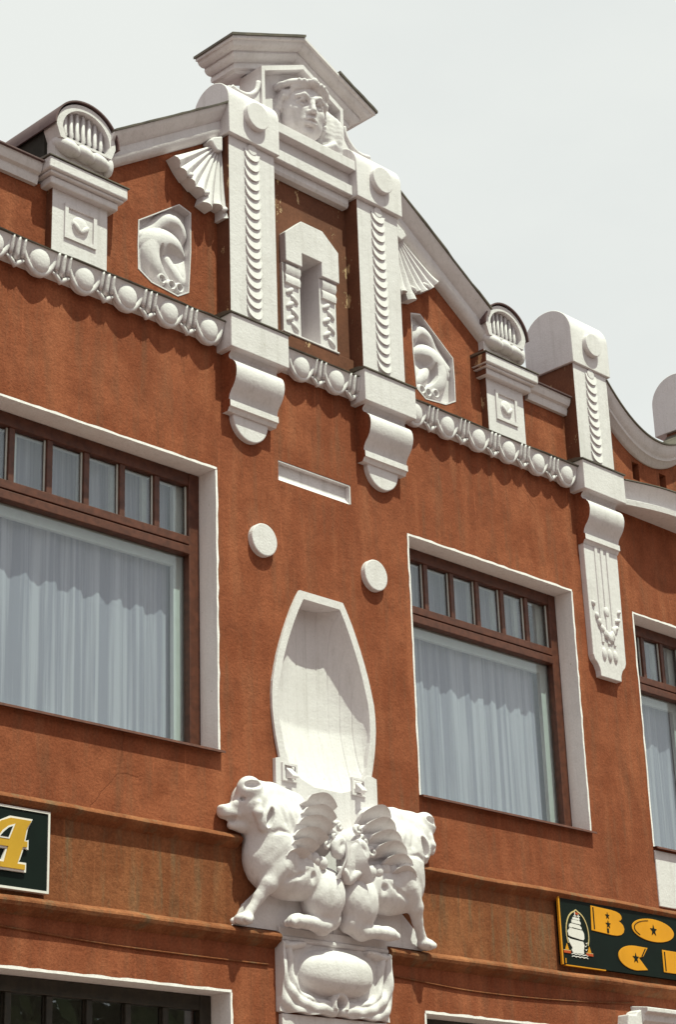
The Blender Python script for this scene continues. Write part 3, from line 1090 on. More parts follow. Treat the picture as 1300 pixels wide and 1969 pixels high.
# ---- pedestals with shell crests
def pedestal(sx):
    P = empty('pedestal', (0, 0, 0), B)
    c = 2.372 * sx
    x0, x1 = c - 0.252, c + 0.252
    fr = 0.035
    MB().box(x0, x1, -0.30, fr, 8.55, 9.35).build('shaft', [M['white'], M['oldred']], P, red_sides=True, bevel=0.006)
    # sunk square with a small leaf
    q = MB()
    fill_with_holes('panel_frame', rect(c - 0.145, c + 0.145, 8.70, 8.98), [rect(c - 0.115, c + 0.115, 8.73, 8.95)], fr + 0.014, fr - 0.005, M['white'], P)
    MB().ellipsoid((c, fr, 8.835), (0.078, 0.017, 0.078)).build('flower', M['white'], P, smooth=True)
    for a in (-0.5, 0.5):
        o = MB().ellipsoid((0, 0, 0), (0.022, 0.011, 0.05), 8, 6).build('leaf', M['white'], P, smooth=True)
        o.location = (c + a * 0.07, -(fr + 0.016), 8.815); o.rotation_euler = (0, a * 1.5, 0)
    # cornice: three sided moulding
    for (za, zb, pr) in ((9.065, 9.125, 0.055), (9.126, 9.150, 0.085), (9.151, 9.245, 0.105)):
        MB().box(x0 - pr, x1 + pr, -0.29, fr + pr, za, zb).build('cornice_band', [M['white'], M['oldred'] if sx > 0 else M['white']], P, bevel=0.012, red_sides=sx > 0)
    MB().sweep([(fr + 0.115, 9.2455), (fr + 0.115, 9.253), (fr - 0.01, 9.268), (-0.3, 9.268), (-0.3, 9.2455)], x0 - 0.115, x1 + 0.115).build('flashing', M['flash'], P)
    # crest: block with an arched fluted shell
    def arch(k, dz=0.0):
        pts = []
        for i in range(25):
            t = PI * i / 24
            pts.append((c + 0.272 * k * math.cos(t), 9.565 + dz + 0.25 * k * math.sin(t)))
        return pts
    MB().box(x0 + 0.01, x1 - 0.01, -0.06, fr - 0.005, 9.269, 9.56).build('crest_block', M['white'], P, bevel=0.006)
    outer = [(c - 0.235, 9.47), (c + 0.235, 9.47)] + arch(1.0)
    inner = [(c - 0.20, 9.50), (c + 0.20, 9.50)] + [(x, z) for x, z in arch(0.80)]
    fill_with_holes('arch_rim', [(c + 0.235, 9.47)] + arch(1.0) + [(c - 0.235, 9.47)], [[(c + 0.19, 9.49)] + arch(0.80) + [(c - 0.19, 9.49)]], 0.095, -0.06, M['white'], P)
    MB().prism([(c + 0.2, 9.48)] + arch(0.82) + [(c - 0.2, 9.48)], -0.055, 0.03).build('shell_back', M['white'], P)
    for i in range(7):
        u = -0.165 + i * 0.055
        zt = 9.565 + 0.25 * 0.80 * math.sqrt(max(0.05, 1 - (u / 0.222) ** 2)) - 0.01
        MB().tube([(c + u * 0.95, 0.04, 9.47), (c + u, 0.05, 9.55), (c + u * 1.02, 0.046, zt)], [0.016, 0.015, 0.013], 8).build('flute', M['white'], P, smooth=True)
    # roll of leaves under the shell
    for i in range(3):
        u = -0.15 + i * 0.135
        o = MB().ellipsoid((0, 0, 0), (0.115, 0.068, 0.062), 14, 9).build('roll_leaf', M['white'], P, smooth=True)
        o.location = (c + u, -0.05, 9.435 - 0.01 * (i == 2)); o.rotation_euler = (0.2, 0.35, -0.35)
    MB().ellipsoid((c + 0.235 * 1, 0.05, 9.42), (0.04, 0.05, 0.085)).build('roll_end', M['white'], P, smooth=True)
    # sheet metal barrel roof behind
    rings = []
    for dd in (0.115, -0.30, -1.3):
        k = 1.10
        rings.append([(x, dd, z) for x, z in arch(1.10)] + [(x, dd, z) for x, z in reversed(arch(1.055))])
    MB().loft(rings).build('barrel_roof', M['roofmetal'], P, auto=True)
    MB().prism([(c + 0.25, 9.2)] + arch(0.98) + [(c - 0.25, 9.2)], -1.28, -0.065).build('barrel_body', M['dark'], P)
    return P


pedestal(-1)
pedestal(1)


# ---- parapet cornices from the pedestals outwards
def parapet(x0, x1):
    P = empty('parapet_cornice', (0, 0, 0), B)
    MB().sweep([(-0.30, 9.06), (0.0, 9.06), (0.012, 9.10), (0.012, 9.125), (0.04, 9.14), (0.055, 9.17), (0.062, 9.21), (-0.30, 9.21)], x0, x1).build('moulding', M['white'], P, auto=True)
    MB().sweep([(0.085, 9.211), (0.085, 9.222), (-0.30, 9.34), (-0.36, 9.34), (-0.36, 9.211)], x0, x1).build('roof_strip', M['roofmetal'], P)


parapet(-3.30, -2.735)
parapet(2.735, 3.29)
parapet(-5.19, -3.85)
parapet(5.87, 6.39)
MB().box(5.602, 6.39, -0.42, -0.035, 8.525, 9.1).build('parapet_wall', M['stucco'], B)


# ---- raking cornices
def rake(sx):
    P = empty('raking_cornice', (0, 0, 0), B)
    s_, c_ = math.sin(math.atan(0.66)), math.cos(math.atan(0.66))
    # profile: (d, t) with t measured square to the rake
    prof = [(-0.30, 0.0), (0.0, 0.0), (0.030, 0.012), (0.052, 0.045), (0.056, 0.062), (0.045, 0.066), (0.042, 0.125), (0.055, 0.130), (0.075, 0.150), (0.105, 0.185), (0.122, 0.205), (0.128, 0.225), (-0.30, 0.225)]
    xa, za = 2.14, 9.425
    xb = 1.002
    zb = za + 0.66 * (xa - xb)
    def ring(x, z, pr, extra=0.0):
        return [(sx * (x + t * s_ * 0.0), d, z + t / c_) for d, t in pr]
    n = 14
    def path(pr, wob=0.0):
        r = []
        for i in range(n + 1):
            k = i / n
            x = xa + (xb - xa) * k; z = za + (zb - za) * k
            w = wob * random.uniform(-1, 1)
            r.append([(sx * x, d + (w if d > 0 else 0), z + t / c_ + w * 0.5) for d, t in pr])
        return r
    MB().loft(path(prof)).build('moulding', M['white'], P, auto=True)
    MB().loft(path([(-0.34, 0.2255), (0.142, 0.2255), (0.144, 0.240), (-0.34, 0.25)], 0.004)).build('flashing', M['flash'], P)


rake(-1)
rake(1)


# ---- fan shaped half palmettes in the gable corners
def fan(sx):
    P = empty('fan_ornament', (0, 0, 0), B)
    ax_, az_ = 0.99, 10.13
    a0, a1 = 214, 278
    nr = 7
    for i in range(nr):
        t0, t1 = a0 + (a1 - a0) * i / nr, a0 + (a1 - a0) * (i + 1) / nr
        tm = (t0 + t1) / 2
        rl = [0.62, 0.60, 0.635, 0.60, 0.655, 0.64, 0.70][i]
        rings = []
        for j in range(9):
            q = 0.1 + 0.9 * j / 8
            rr = rl * q
            lift = 0.035 + 0.05 * q ** 2 + (0.012 if j == 8 else 0)
            def pt(a, d):
                e = rr + (0.025 * math.sin(i * 2.1) if j == 8 else 0)
                return (sx * -1 * (-(ax_ + e * -math.cos(math.radians(a)))), d, az_ + e * math.sin(math.radians(a)))
            e0 = 0.12
            rings.append([pt(t0, -0.03), pt(t0 + e0, lift * 0.72), pt((t0 + tm) / 2, lift * 0.98), pt(tm, lift * 1.05), pt((t1 + tm) / 2, lift * 0.92), pt(t1 - e0, lift * 0.66), pt(t1, -0.03)])
        MB().loft(rings).build('rib', M['white'], P, auto=True)
        if i in (1, 3, 5):      # curled hooks on the scalloped edge
            am = math.radians(t1)
            p = Vector((ax_ - rl * math.cos(am), 0.07, az_ + rl * math.sin(am)))
            MB().tube([(sx * (p.x - 0.03), 0.06, p.z + 0.045), (sx * (p.x - 0.01), 0.085, p.z + 0.015), (sx * (p.x + 0.015), 0.08, p.z - 0.01)], [0.012, 0.02, 0.012], 7).build('hook', M['white'], P, smooth=True)
    MB().prism([(sx * 1.0, 10.17), (sx * 1.0, 10.03), (sx * 1.06, 10.01), (sx * 1.13, 10.08), (sx * 1.10, 10.12)], -0.03, 0.075).build('knuckle', M['white'], P, bevel=0.012)


fan(-1)
fan(1)


# ---- relief plaques
def seg_h(X, Z, pts, rs, hs):
    """soft ridge along a polyline; returns height"""
    out = np.zeros_like(X)
    for i in range(len(pts) - 1):
        a, b = pts[i], pts[i + 1]
        dx, dz = b[0] - a[0], b[1] - a[1]
        t = np.clip(((X - a[0]) * dx + (Z - a[1]) * dz) / (dx * dx + dz * dz + 1e-9), 0, 1)
        r = rs[i] + (rs[i + 1] - rs[i]) * t
        h = hs[i] + (hs[i + 1] - hs[i]) * t
        dd = np.sqrt((X - a[0] - t * dx) ** 2 + (Z - a[1] - t * dz) ** 2)
        q = np.clip(1 - (dd / r) ** 2, 0, 1)
        out = np.maximum(out, h * np.sqrt(q))
    return out


def catmull(pts, n=8):
    P = [pts[0]] + list(pts) + [pts[-1]]
    out = []
    for i in range(1, len(P) - 2):
        for k in range(n):
            t = k / n
            out.append(tuple(0.5 * ((2 * P[i][q]) + (-P[i - 1][q] + P[i + 1][q]) * t + (2 * P[i - 1][q] - 5 * P[i][q] + 4 * P[i + 1][q] - P[i + 2][q]) * t * t + (-P[i - 1][q] + 3 * P[i][q] - 3 * P[i + 1][q] + P[i + 2][q]) * t ** 3) for q in range(len(pts[0]))))
    out.append(tuple(pts[-1]))
    return out


def plaque(sx):
    """sunk panel with a swirling leaf relief; U runs from the outer edge to the column side"""
    P = empty('relief_plaque', (0, 0, 0), B)
    xo, xi = 1.765, 1.257
    hi = lambda x: interp(abs(x), [1.25, 1.37, 1.77], [9.415, 9.445, 9.155])
    lo = lambda x: interp(abs(x), [1.25, 1.275, 1.385, 1.64, 1.77], [8.735, 8.73, 8.66, 8.685, 8.755])
    def fn(X, Z):
        U = xo - np.abs(X)
        def ridge(pts, rs, hs):
            pc = catmull([(p[0], p[1], r, hh) for p, r, hh in zip(pts, rs, hs)])
            return seg_h(U, Z, [(p[0], p[1]) for p in pc], [p[2] for p in pc], [p[3] for p in pc])
        g = np.zeros_like(X)
        # swelling ground of the panel
        g += 0.055 * np.exp(-(((U - 0.15) / 0.16) ** 2 + ((Z - 9.0) / 0.17) ** 2))
        g += 0.05 * np.exp(-(((U - 0.45) / 0.10) ** 2 + ((Z - 8.86) / 0.14) ** 2))
        # hooked crest that curls over at the top
        g = np.maximum(g, ridge([(0.03, 9.06), (0.10, 9.11), (0.19, 9.19), (0.28, 9.275), (0.38, 9.29), (0.45, 9.22), (0.45, 9.14)], [0.05, 0.055, 0.06, 0.07, 0.075, 0.06, 0.03], [0.06, 0.06, 0.06, 0.085, 0.10, 0.08, 0.03]))
        g -= ridge([(0.20, 9.14), (0.30, 9.215), (0.38, 9.225), (0.42, 9.17)], [0.012, 0.03, 0.035, 0.02], [0.015, 0.035, 0.04, 0.02])
        # broad body flowing down into the crescent blade
        g = np.maximum(g, ridge([(0.05, 9.02), (0.17, 9.06), (0.28, 9.10), (0.38, 9.10), (0.48, 9.06)], [0.08, 0.12, 0.11, 0.08, 0.03], [0.05, 0.10, 0.11, 0.09, 0.03]))
        g = np.maximum(g, ridge([(0.17, 9.05), (0.15, 8.96), (0.19, 8.86), (0.28, 8.79), (0.38, 8.765)], [0.11, 0.11, 0.10, 0.07, 0.02], [0.10, 0.10, 0.095, 0.06, 0.02]))
        # deep crescent hollow and the dark hollow under the crest
        cut = ridge([(0.225, 9.03), (0.235, 8.94), (0.285, 8.86), (0.37, 8.79)], [0.012, 0.034, 0.036, 0.012], [0.03, 0.085, 0.085, 0.02])
        g = g - cut
        cut2 = ridge([(0.31, 9.03), (0.38, 9.01), (0.48, 9.03)], [0.04, 0.055, 0.02], [0.05, 0.075, 0.02])
        g = g - cut2
        g = np.maximum(g, ridge([(0.31, 8.95), (0.36, 8.87), (0.44, 8.82), (0.50, 8.88)], [0.05, 0.07, 0.06, 0.03], [0.06, 0.075, 0.06, 0.04]) - 0.2 * cut)
        for cu, cz in ((0.235, 8.752), (0.33, 8.735), (0.41, 8.738)):
            rr = np.sqrt((U - cu) ** 2 + (Z - cz) ** 2)
            g = np.maximum(g, 0.085 * np.sqrt(np.clip(1 - ((rr - 0.034) / 0.017) ** 2, 0, 1)))
            g = np.maximum(g, 0.05 * np.clip(1 - (rr / 0.02) ** 2, 0, 1))
            g = np.where((rr > 0.017) & (rr < 0.022), np.minimum(g, 0.03), g)
        return -0.105 + 0.8 * g
    if sx < 0:
        heightfield('relief', lo, hi, -xo, -xi, 90, 130, fn, -0.2, M['white'], P)
    else:
        heightfield('relief', lo, hi, xi, xo, 90, 130, fn, -0.2, M['white'], P)
    out = [(sx * x, z) for x, z in PLQ]
    cx_, cz_ = sx * 1.51, 9.05
    inn = [(cx_ + (x - cx_) * 0.975, cz_ + (z - cz_) * 0.982) for x, z in out]
    fill_with_holes('rim', [(cx_ + (x - cx_) * 1.012, cz_ + (z - cz_) * 1.01) for x, z in out], [inn], -0.031, -0.16, M['white'], P)


plaque(-1)
plaque(1)

# ---- attic aedicule: slab behind the head, hood and volutes
H = empty('gable_hood', (0, 0, 0), B)
slab_out = [(-0.49, 10.45), (0.47, 10.45), (0.47, 11.10), (0.0, 11.335), (-0.49, 11.10)]
fill_with_holes('slab_rim', slab_out, [[(-0.455, 10.5), (0.435, 10.5), (0.435, 11.07), (0.0, 11.29), (-0.455, 11.07)]], 0.0, -0.27, M['white'], H)
MB().prism([(-0.46, 10.49), (0.44, 10.49), (0.44, 11.075), (0.0, 11.30), (-0.46, 11.075)], -0.26, -0.10).build('slab', M['white'], H)


def hood_side(sx):
    """gabled hood: moulded profile swept up the slope and returned along the eave"""
    xe, ze, xr, zr = 0.845, 11.225, 0.0, 11.60
    sl = (zr - ze) / xe
    # levels: (projection, drop below the top line); mitred at the eave corner and returned to the back
    lev = [(0.035, -0.011), (0.036, -0.036), (0.014, -0.042), (0.008, -0.060), (-0.006, -0.080), (-0.026, -0.096), (-0.046, -0.104), (-0.066, -0.106), (-0.062, -0.130), (-0.072, -0.150), (-0.090, -0.170), (-0.112, -0.182), (-0.138, -0.186), (-0.130, -0.222), (-0.136, -0.242), (-0.165, -0.250), (-0.18, -0.27)]
    rings = []
    for p, o in lev:
        xk = xe - (0.036 - p)
        zk = ze + sl * (xe - xk) + o
        rings.append([(sx * 0.0005, p, zr + o), (sx * xk * 0.5, p, (zr + o + zk) / 2), (sx * xk, p, zk), (sx * xk, -0.42, zk), (sx * 0.0005, -0.42, zr + o)])
    MB().loft(rings).build('cornice', M['white'], H, auto=True)
    xs0 = 0.0 if sx < 0 else 0.36
    fl = MB()
    rings = []
    n = 8
    a, b = (xe + 0.015, 0.002) if sx < 0 else (xe + 0.015, 0.40)
    for i in range(n + 1):
        x = a + (b - a) * i / n
        z = ze + sl * (xe - x)
        w = random.uniform(-0.003, 0.003)
        rings.append([(sx * x, -0.43, z - 0.01), (sx * x, 0.05 + w, z - 0.01), (sx * x, 0.052 + w, z + 0.012), (sx * x, -0.43, z + 0.014)])
    fl.loft(rings).build('flashing', M['flash'], H)


hood_side(-1)
hood_side(1)


def volute(sx):
    pts = catmull([(0.47, 11.02), (0.50, 10.90), (0.58, 10.80), (0.70, 10.76), (0.80, 10.78), (0.86, 10.745), (0.87, 10.66)], 6)
    poly = [(sx * x, z) for x, z in pts] + [(sx * 0.87, 10.45), (sx * 0.47, 10.45)]
    MB().prism(poly, -0.22, -0.03).build('volute', M['white'], H, auto=True)
    pc = catmull([(0.50, 10.98), (0.53, 10.88), (0.62, 10.80), (0.72, 10.785), (0.80, 10.80)], 5)
    MB().tube([(sx * x, -0.03, z - 0.03) for x, z in pc], 0.022, 8).build('volute_bead', M['white'], H, smooth=True)


volute(-1)
volute(1)

# ---- the narrow right hand bay: dipping parapet, slots and bowed cornice
N = empty('narrow_bay_parapet', (0, 0, 0), B)
BX = 4.57
dip = lambda x: 9.02 + 0.42 * min(1.0, abs(x - BX) / 0.78) ** 2.0
xs = [3.80 + 1.54 * i / 24 for i in range(25)]
slots = [rect(4.30, 4.405, 8.72, 8.90), rect(4.735, 4.84, 8.72, 8.90)]
fill_with_holes('parapet_wall', [(3.6, 8.525), (5.6, 8.525)] + [(min(x, 5.6), dip(x) + 0.02 - 0.1) for x in reversed(xs)] + [(3.6, dip(3.8) - 0.08)], slots, -0.035, -0.30, M['stucco'], N)
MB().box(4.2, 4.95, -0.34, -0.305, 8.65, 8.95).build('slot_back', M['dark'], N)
mp = [(-0.28, -0.20), (-0.02, -0.20), (0.0, -0.185), (0.02, -0.155), (0.045, -0.14), (0.05, -0.115), (0.06, -0.105), (0.085, -0.07), (0.10, -0.03), (0.11, 0.0), (-0.28, 0.0)]
rings, rf = [], []
for x in xs:
    z = dip(x) + 0.10
    rings.append([(x, d, z + o) for d, o in mp])
    rf.append([(x, -0.30, z + 0.001), (x, 0.125, z + 0.001), (x, 0.127, z + 0.014), (x, -0.30, z + 0.02)])
MB().loft(rings).build('moulding', M['white'], N, auto=True)
MB().loft(rf).build('flashing', M['flash'], N)
rings, rf = [], []
for i in range(33):
    x = 3.862 + 1.414 * i / 32
    t = (x - 3.862) / 1.414
    p = 0.165 + 0.125 * math.sin(PI * t)
    rings.append([(x, -0.02, 8.30), (x, p - 0.03, 8.287), (x, p - 0.012, 8.29), (x, p - 0.008, 8.34), (x, p - 0.045, 8.36), (x, p - 0.055, 8.40), (x, p - 0.045, 8.45), (x, p - 0.01, 8.49), (x, p + 0.006, 8.52), (x, -0.02, 8.545)])
    rf.append([(x, -0.03, 8.575), (x, p + 0.02, 8.522), (x, p + 0.02, 8.532), (x, -0.03, 8.585)])
MB().loft(rings).build('bowed_cornice', M['white'], N, auto=True)
MB().loft(rf).build('flashing', M['flash'], N)

# ---- console with drapery below the statues
K = empty('drapery_console', (0, 0, 0), B)
MB().sweep([(-0.01, 3.925), (0.044, 3.925), (0.056, 3.935), (0.056, 3.955), (0.044, 3.965), (0.044, 4.02), (-0.01, 4.02)], -0.548, 0.548).build('top_band', M['white'], K, bevel=0.004)
MB().box(-0.52, 0.52, -0.01, 0.035, 0.12, 3.435).build('pier', M['white'], K, bevel=0.006)


def drape(X, Z):
    d = np.full_like(X, 0.035)
    # hollow behind the cushion
    e = np.sqrt((X / 0.40) ** 2 + ((Z - 3.735) / 0.185) ** 2)
    d = d - 0.03 * np.clip(1.12 - e, 0, 0.2) / 0.2
    # cushion
    c = (np.abs(X) / 0.372) ** 2.4 + (np.abs(Z - 3.738) / 0.166) ** 2.4
    d = np.maximum(d, 0.0 + 0.165 * np.clip(1 - c, 0, 1) ** 0.42)
    # folds that hang from the upper corners and sweep to the knot
    ax = np.abs(X)
    def fold(pts, r, h):
        pc = catmull(pts, 8)
        return seg_h(ax, Z, pc, [r] * len(pc), [h] * len(pc))
    for pts, r, h in (([(0.49, 3.92), (0.455, 3.80), (0.44, 3.68), (0.37, 3.575), (0.2, 3.53), (0.05, 3.525)], 0.030, 0.05),
                      ([(0.545, 3.87), (0.53, 3.70), (0.46, 3.585), (0.30, 3.50), (0.05, 3.485)], 0.050, 0.060),
                      ([(0.55, 3.66), (0.50, 3.52), (0.36, 3.462), (0.10, 3.455)], 0.045, 0.045),
                      ([(0.33, 3.92), (0.46, 3.895), (0.54, 3.90)], 0.03, 0.06)):
        d = np.maximum(d, 0.030 + fold(pts, r, h))
    d = d + 0.006 * np.sin(ax * 38 + Z * 22) * (c > 1.15)
    r = np.sqrt(X ** 2 + ((Z - 3.525) / 1.1) ** 2)
    d = np.maximum(d, 0.035 + 0.07 * np.sqrt(np.clip(1 - ((r - 0.062) / 0.026) ** 2, 0, 1)) * (Z > 3.485))
    d = np.where(r < 0.033, np.minimum(d, 0.02), d)
    return d


heightfield('drapery', lambda x: 3.445 + 0.006 * math.sin(x * 30), lambda x: 3.924, -0.545, 0.545, 150, 72, drape, -0.01, M['white'], K)

# small white hood of the ground floor doorway at the far right
D = empty('door_hood', (0, 0, 0), B)
MB().sweep([(-0.01, 3.55), (0.09, 3.55), (0.09, 3.62), (0.13, 3.65), (0.13, 3.70), (0.17, 3.72), (0.17, 3.755), (-0.01, 3.78)], 3.50, 4.6).build('moulding', M['white'], D, bevel=0.006)
MB().prism([(3.30, 3.60), (3.36, 3.56), (3.47, 3.57), (3.5, 3.6), (3.499, 3.74), (3.44, 3.72), (3.42, 3.69), (3.32, 3.69)], -0.01, 0.11).build('ear', M['white'], D, bevel=0.01)

# ------------------------------------------------------------------ winged statues


def lion_body():
    s = SDF((-0.06, -0.02, 3.95), (1.14, 0.34, 5.08), 0.0085)
    s.add(s.ell((0.68, 0.085, 4.47), (0.20, 0.155, 0.22)), 0)
    s.add(s.ell((0.48, 0.085, 4.39), (0.34, 0.145, 0.195)), 0.05)
    s.add(s.ell((0.17, 0.105, 4.26), (0.18, 0.145, 0.21), ('d', 14)), 0.012)       # haunch
    s.chain([(0.10, 0.10, 4.10), (0.20, 0.12, 4.045), (0.36, 0.13, 4.055), (0.44, 0.13, 4.055)], [0.08, 0.066, 0.045, 0.048], 0.025)
    s.add(s.ell((0.465, 0.135, 4.05), (0.075, 0.06, 0.05)), 0.02)
    for k in range(3):
        s.add(s.ell((0.52, 0.10 + 0.035 * k, 4.035), (0.03, 0.02, 0.028)), 0.012)
    # foreleg
    s.chain([(0.66, 0.17, 4.40), (0.745, 0.155, 4.27), (0.80, 0.12, 4.18), (0.86, 0.095, 4.085), (0.885, 0.09, 4.05)], [0.085, 0.06, 0.040, 0.032, 0.037], 0.025)
    s.add(s.ell((0.915, 0.09, 4.025), (0.075, 0.062, 0.042)), 0.02)
    for k in range(4):
        s.add(s.ell((0.965 - 0.012 * k, 0.045 + 0.035 * k, 4.012), (0.034, 0.018, 0.026)), 0.008)
    # muscle relief on the chest and belly crease
        s.chain([(0.36, 0.22, 4.36), (0.34, 0.25, 4.28), (0.36, 0.24, 4.2)], [0.012, 0.018, 0.012], 0.03, 'sub')
    # neck, mane and head
    s.chain([(0.66, 0.09, 4.56), (0.76, 0.09, 4.74), (0.83, 0.085, 4.84)], [0.175, 0.15, 0.13], 0.05)
    s.chain([(0.80, 0.06, 4.90), (0.62, 0.05, 4.90), (0.40, 0.03, 4.87)], [0.115, 0.115, 0.12], 0.05)
    s.chain([(0.62, 0.08, 4.75), (0.42, 0.07, 4.72), (0.2, 0.06, 4.66)], [0.16, 0.15, 0.14], 0.05)
    s.add(s.ell((0.85, 0.09, 4.82), (0.135, 0.135, 0.15)), 0.03)
    s.chain([(0.93, 0.13, 4.83), (0.985, 0.105, 4.80)], [0.045, 0.03], 0.02)
    # muzzle with open mouth
    s.chain([(0.90, 0.07, 4.765), (0.98, 0.055, 4.755), (1.045, 0.045, 4.752)], [0.085, 0.062, 0.052], 0.025)
    s.chain([(0.90, 0.07, 4.67), (0.985, 0.05, 4.665)], [0.055, 0.03], 0.02)
    s.chain([(0.95, 0.16, 4.705), (1.0, 0.08, 4.702), (1.10, 0.03, 4.70)], [0.008, 0.02, 0.014], 0.01, 'sub')
    s.add(s.ell((1.075, 0.05, 4.775), (0.025, 0.035, 0.02)), 0.012)
    # brow and cup shaped ear on top
    s.add(s.ell((0.895, 0.145, 4.905), (0.10, 0.085, 0.10)), 0.012)
    s.sub(s.ell((0.935, 0.255, 4.928), (0.095, 0.085, 0.034), ('d', -8)), 0.004)
    # hanging ear with a hollow
    s.add(s.ell((0.80, 0.20, 4.715), (0.068, 0.055, 0.11), ('d', 18)), 0.012)
    s.sub(s.ell((0.79, 0.262, 4.712), (0.034, 0.085, 0.082), ('d', 18)), 0.004)
    s.chain([(0.88, 0.21, 4.80), (0.885, 0.215, 4.74), (0.87, 0.205, 4.68)], [0.03, 0.034, 0.016], 0.012)
    s.sub(s.ell((0.965, 0.15, 4.835), (0.018, 0.022, 0.016)), 0.006)
    # shoulder blade, ribs, thigh crease
    s.add(s.ell((0.60, 0.17, 4.50), (0.10, 0.085, 0.16), ('d', -20)), 0.03)
    s.chain([(0.335, 0.24, 4.43), (0.355, 0.255, 4.33), (0.33, 0.25, 4.20), (0.27, 0.22, 4.10)], [0.012, 0.02, 0.02, 0.012], 0.03, 'sub')
    # crease under the shoulder, hollow behind the elbow, neck folds
    s.chain([(0.40, 0.235, 4.40), (0.50, 0.235, 4.345), (0.60, 0.225, 4.31), (0.68, 0.20, 4.235)], [0.010, 0.020, 0.020, 0.012], 0.014, 'sub')
    for k in range(3):
        u = 0.70 - 0.065 * k
        s.chain([(u, 0.20, 4.92), (u - 0.015, 0.245, 4.82), (u - 0.05, 0.245, 4.70)], [0.008, 0.016, 0.008], 0.025, 'sub')
    s.chain([(0.79, 0.24, 4.60), (0.70, 0.255, 4.63), (0.60, 0.245, 4.62)], [0.008, 0.012, 0.006], 0.02, 'sub')
    # curling tail
    pts = [(0.02, 0.18, 4.40), (0.035, 0.205, 4.52), (0.06, 0.215, 4.61), (0.105, 0.225, 4.645), (0.15, 0.225, 4.61), (0.145, 0.225, 4.555), (0.10, 0.22, 4.545), (0.09, 0.225, 4.585)]
    s.chain(catmull(pts, 3), [0.034] * 3 + [0.03] * 19, 0.012)
    s.chain(catmull([(0.01, 0.2, 4.36), (0.06, 0.22, 4.42), (0.13, 0.235, 4.44)], 3), [0.02, 0.024, 0.026, 0.026, 0.022, 0.018, 0.012], 0.012)
    s.F = s.F + 0.0014 * (np.sin(s.X * 31 + s.Z * 17) * np.sin(s.Z * 37 - s.D * 23) + 0.6 * np.sin(s.X * 71 + s.D * 40) * np.sin(s.Z * 63 + s.X * 20))
    s.F = np.maximum(s.F, -0.012 - s.D)
    s.F = np.maximum(s.F, -(s.X + 0.0) - 0.0 + (-0.004))
    return s


LB = lion_body()
rnd = random.Random(4)


def feather(root, mid, tip, w, thick):
    """curved blade: lens section swept from root to tip; the lower edge stands further out"""
    pts = catmull([root, mid, tip], 6)
    rings = []
    n = len(pts)
    for i, p in enumerate(pts):
        t = i / (n - 1)
        a = Vector(pts[max(0, i - 1)]); b = Vector(pts[min(n - 1, i + 1)])
        tg = (b - a).normalized()
        side = tg.cross(Vector((0, 1, 0))).normalized()     # in the wall plane
        if side.z < 0: side = -side
        out = Vector((0, 1, 0))
        ww = w * (0.55 + 0.75 * math.sin(PI * min(1, 0.15 + 0.75 * t))) * (1 if t < 0.88 else 0.72 if t < 0.97 else 0.3)
        c = Vector(p)
        e = [(-1.0, -0.03), (-0.5, -0.005), (0.1, 0.03), (0.7, 0.066), (1.0, 0.080), (0.98, 0.058), (0.4, 0.01), (-0.5, -0.045)]
        rings.append([tuple(c + side * (ww * q) + out * (o * thick)) for q, o in e])
    return rings


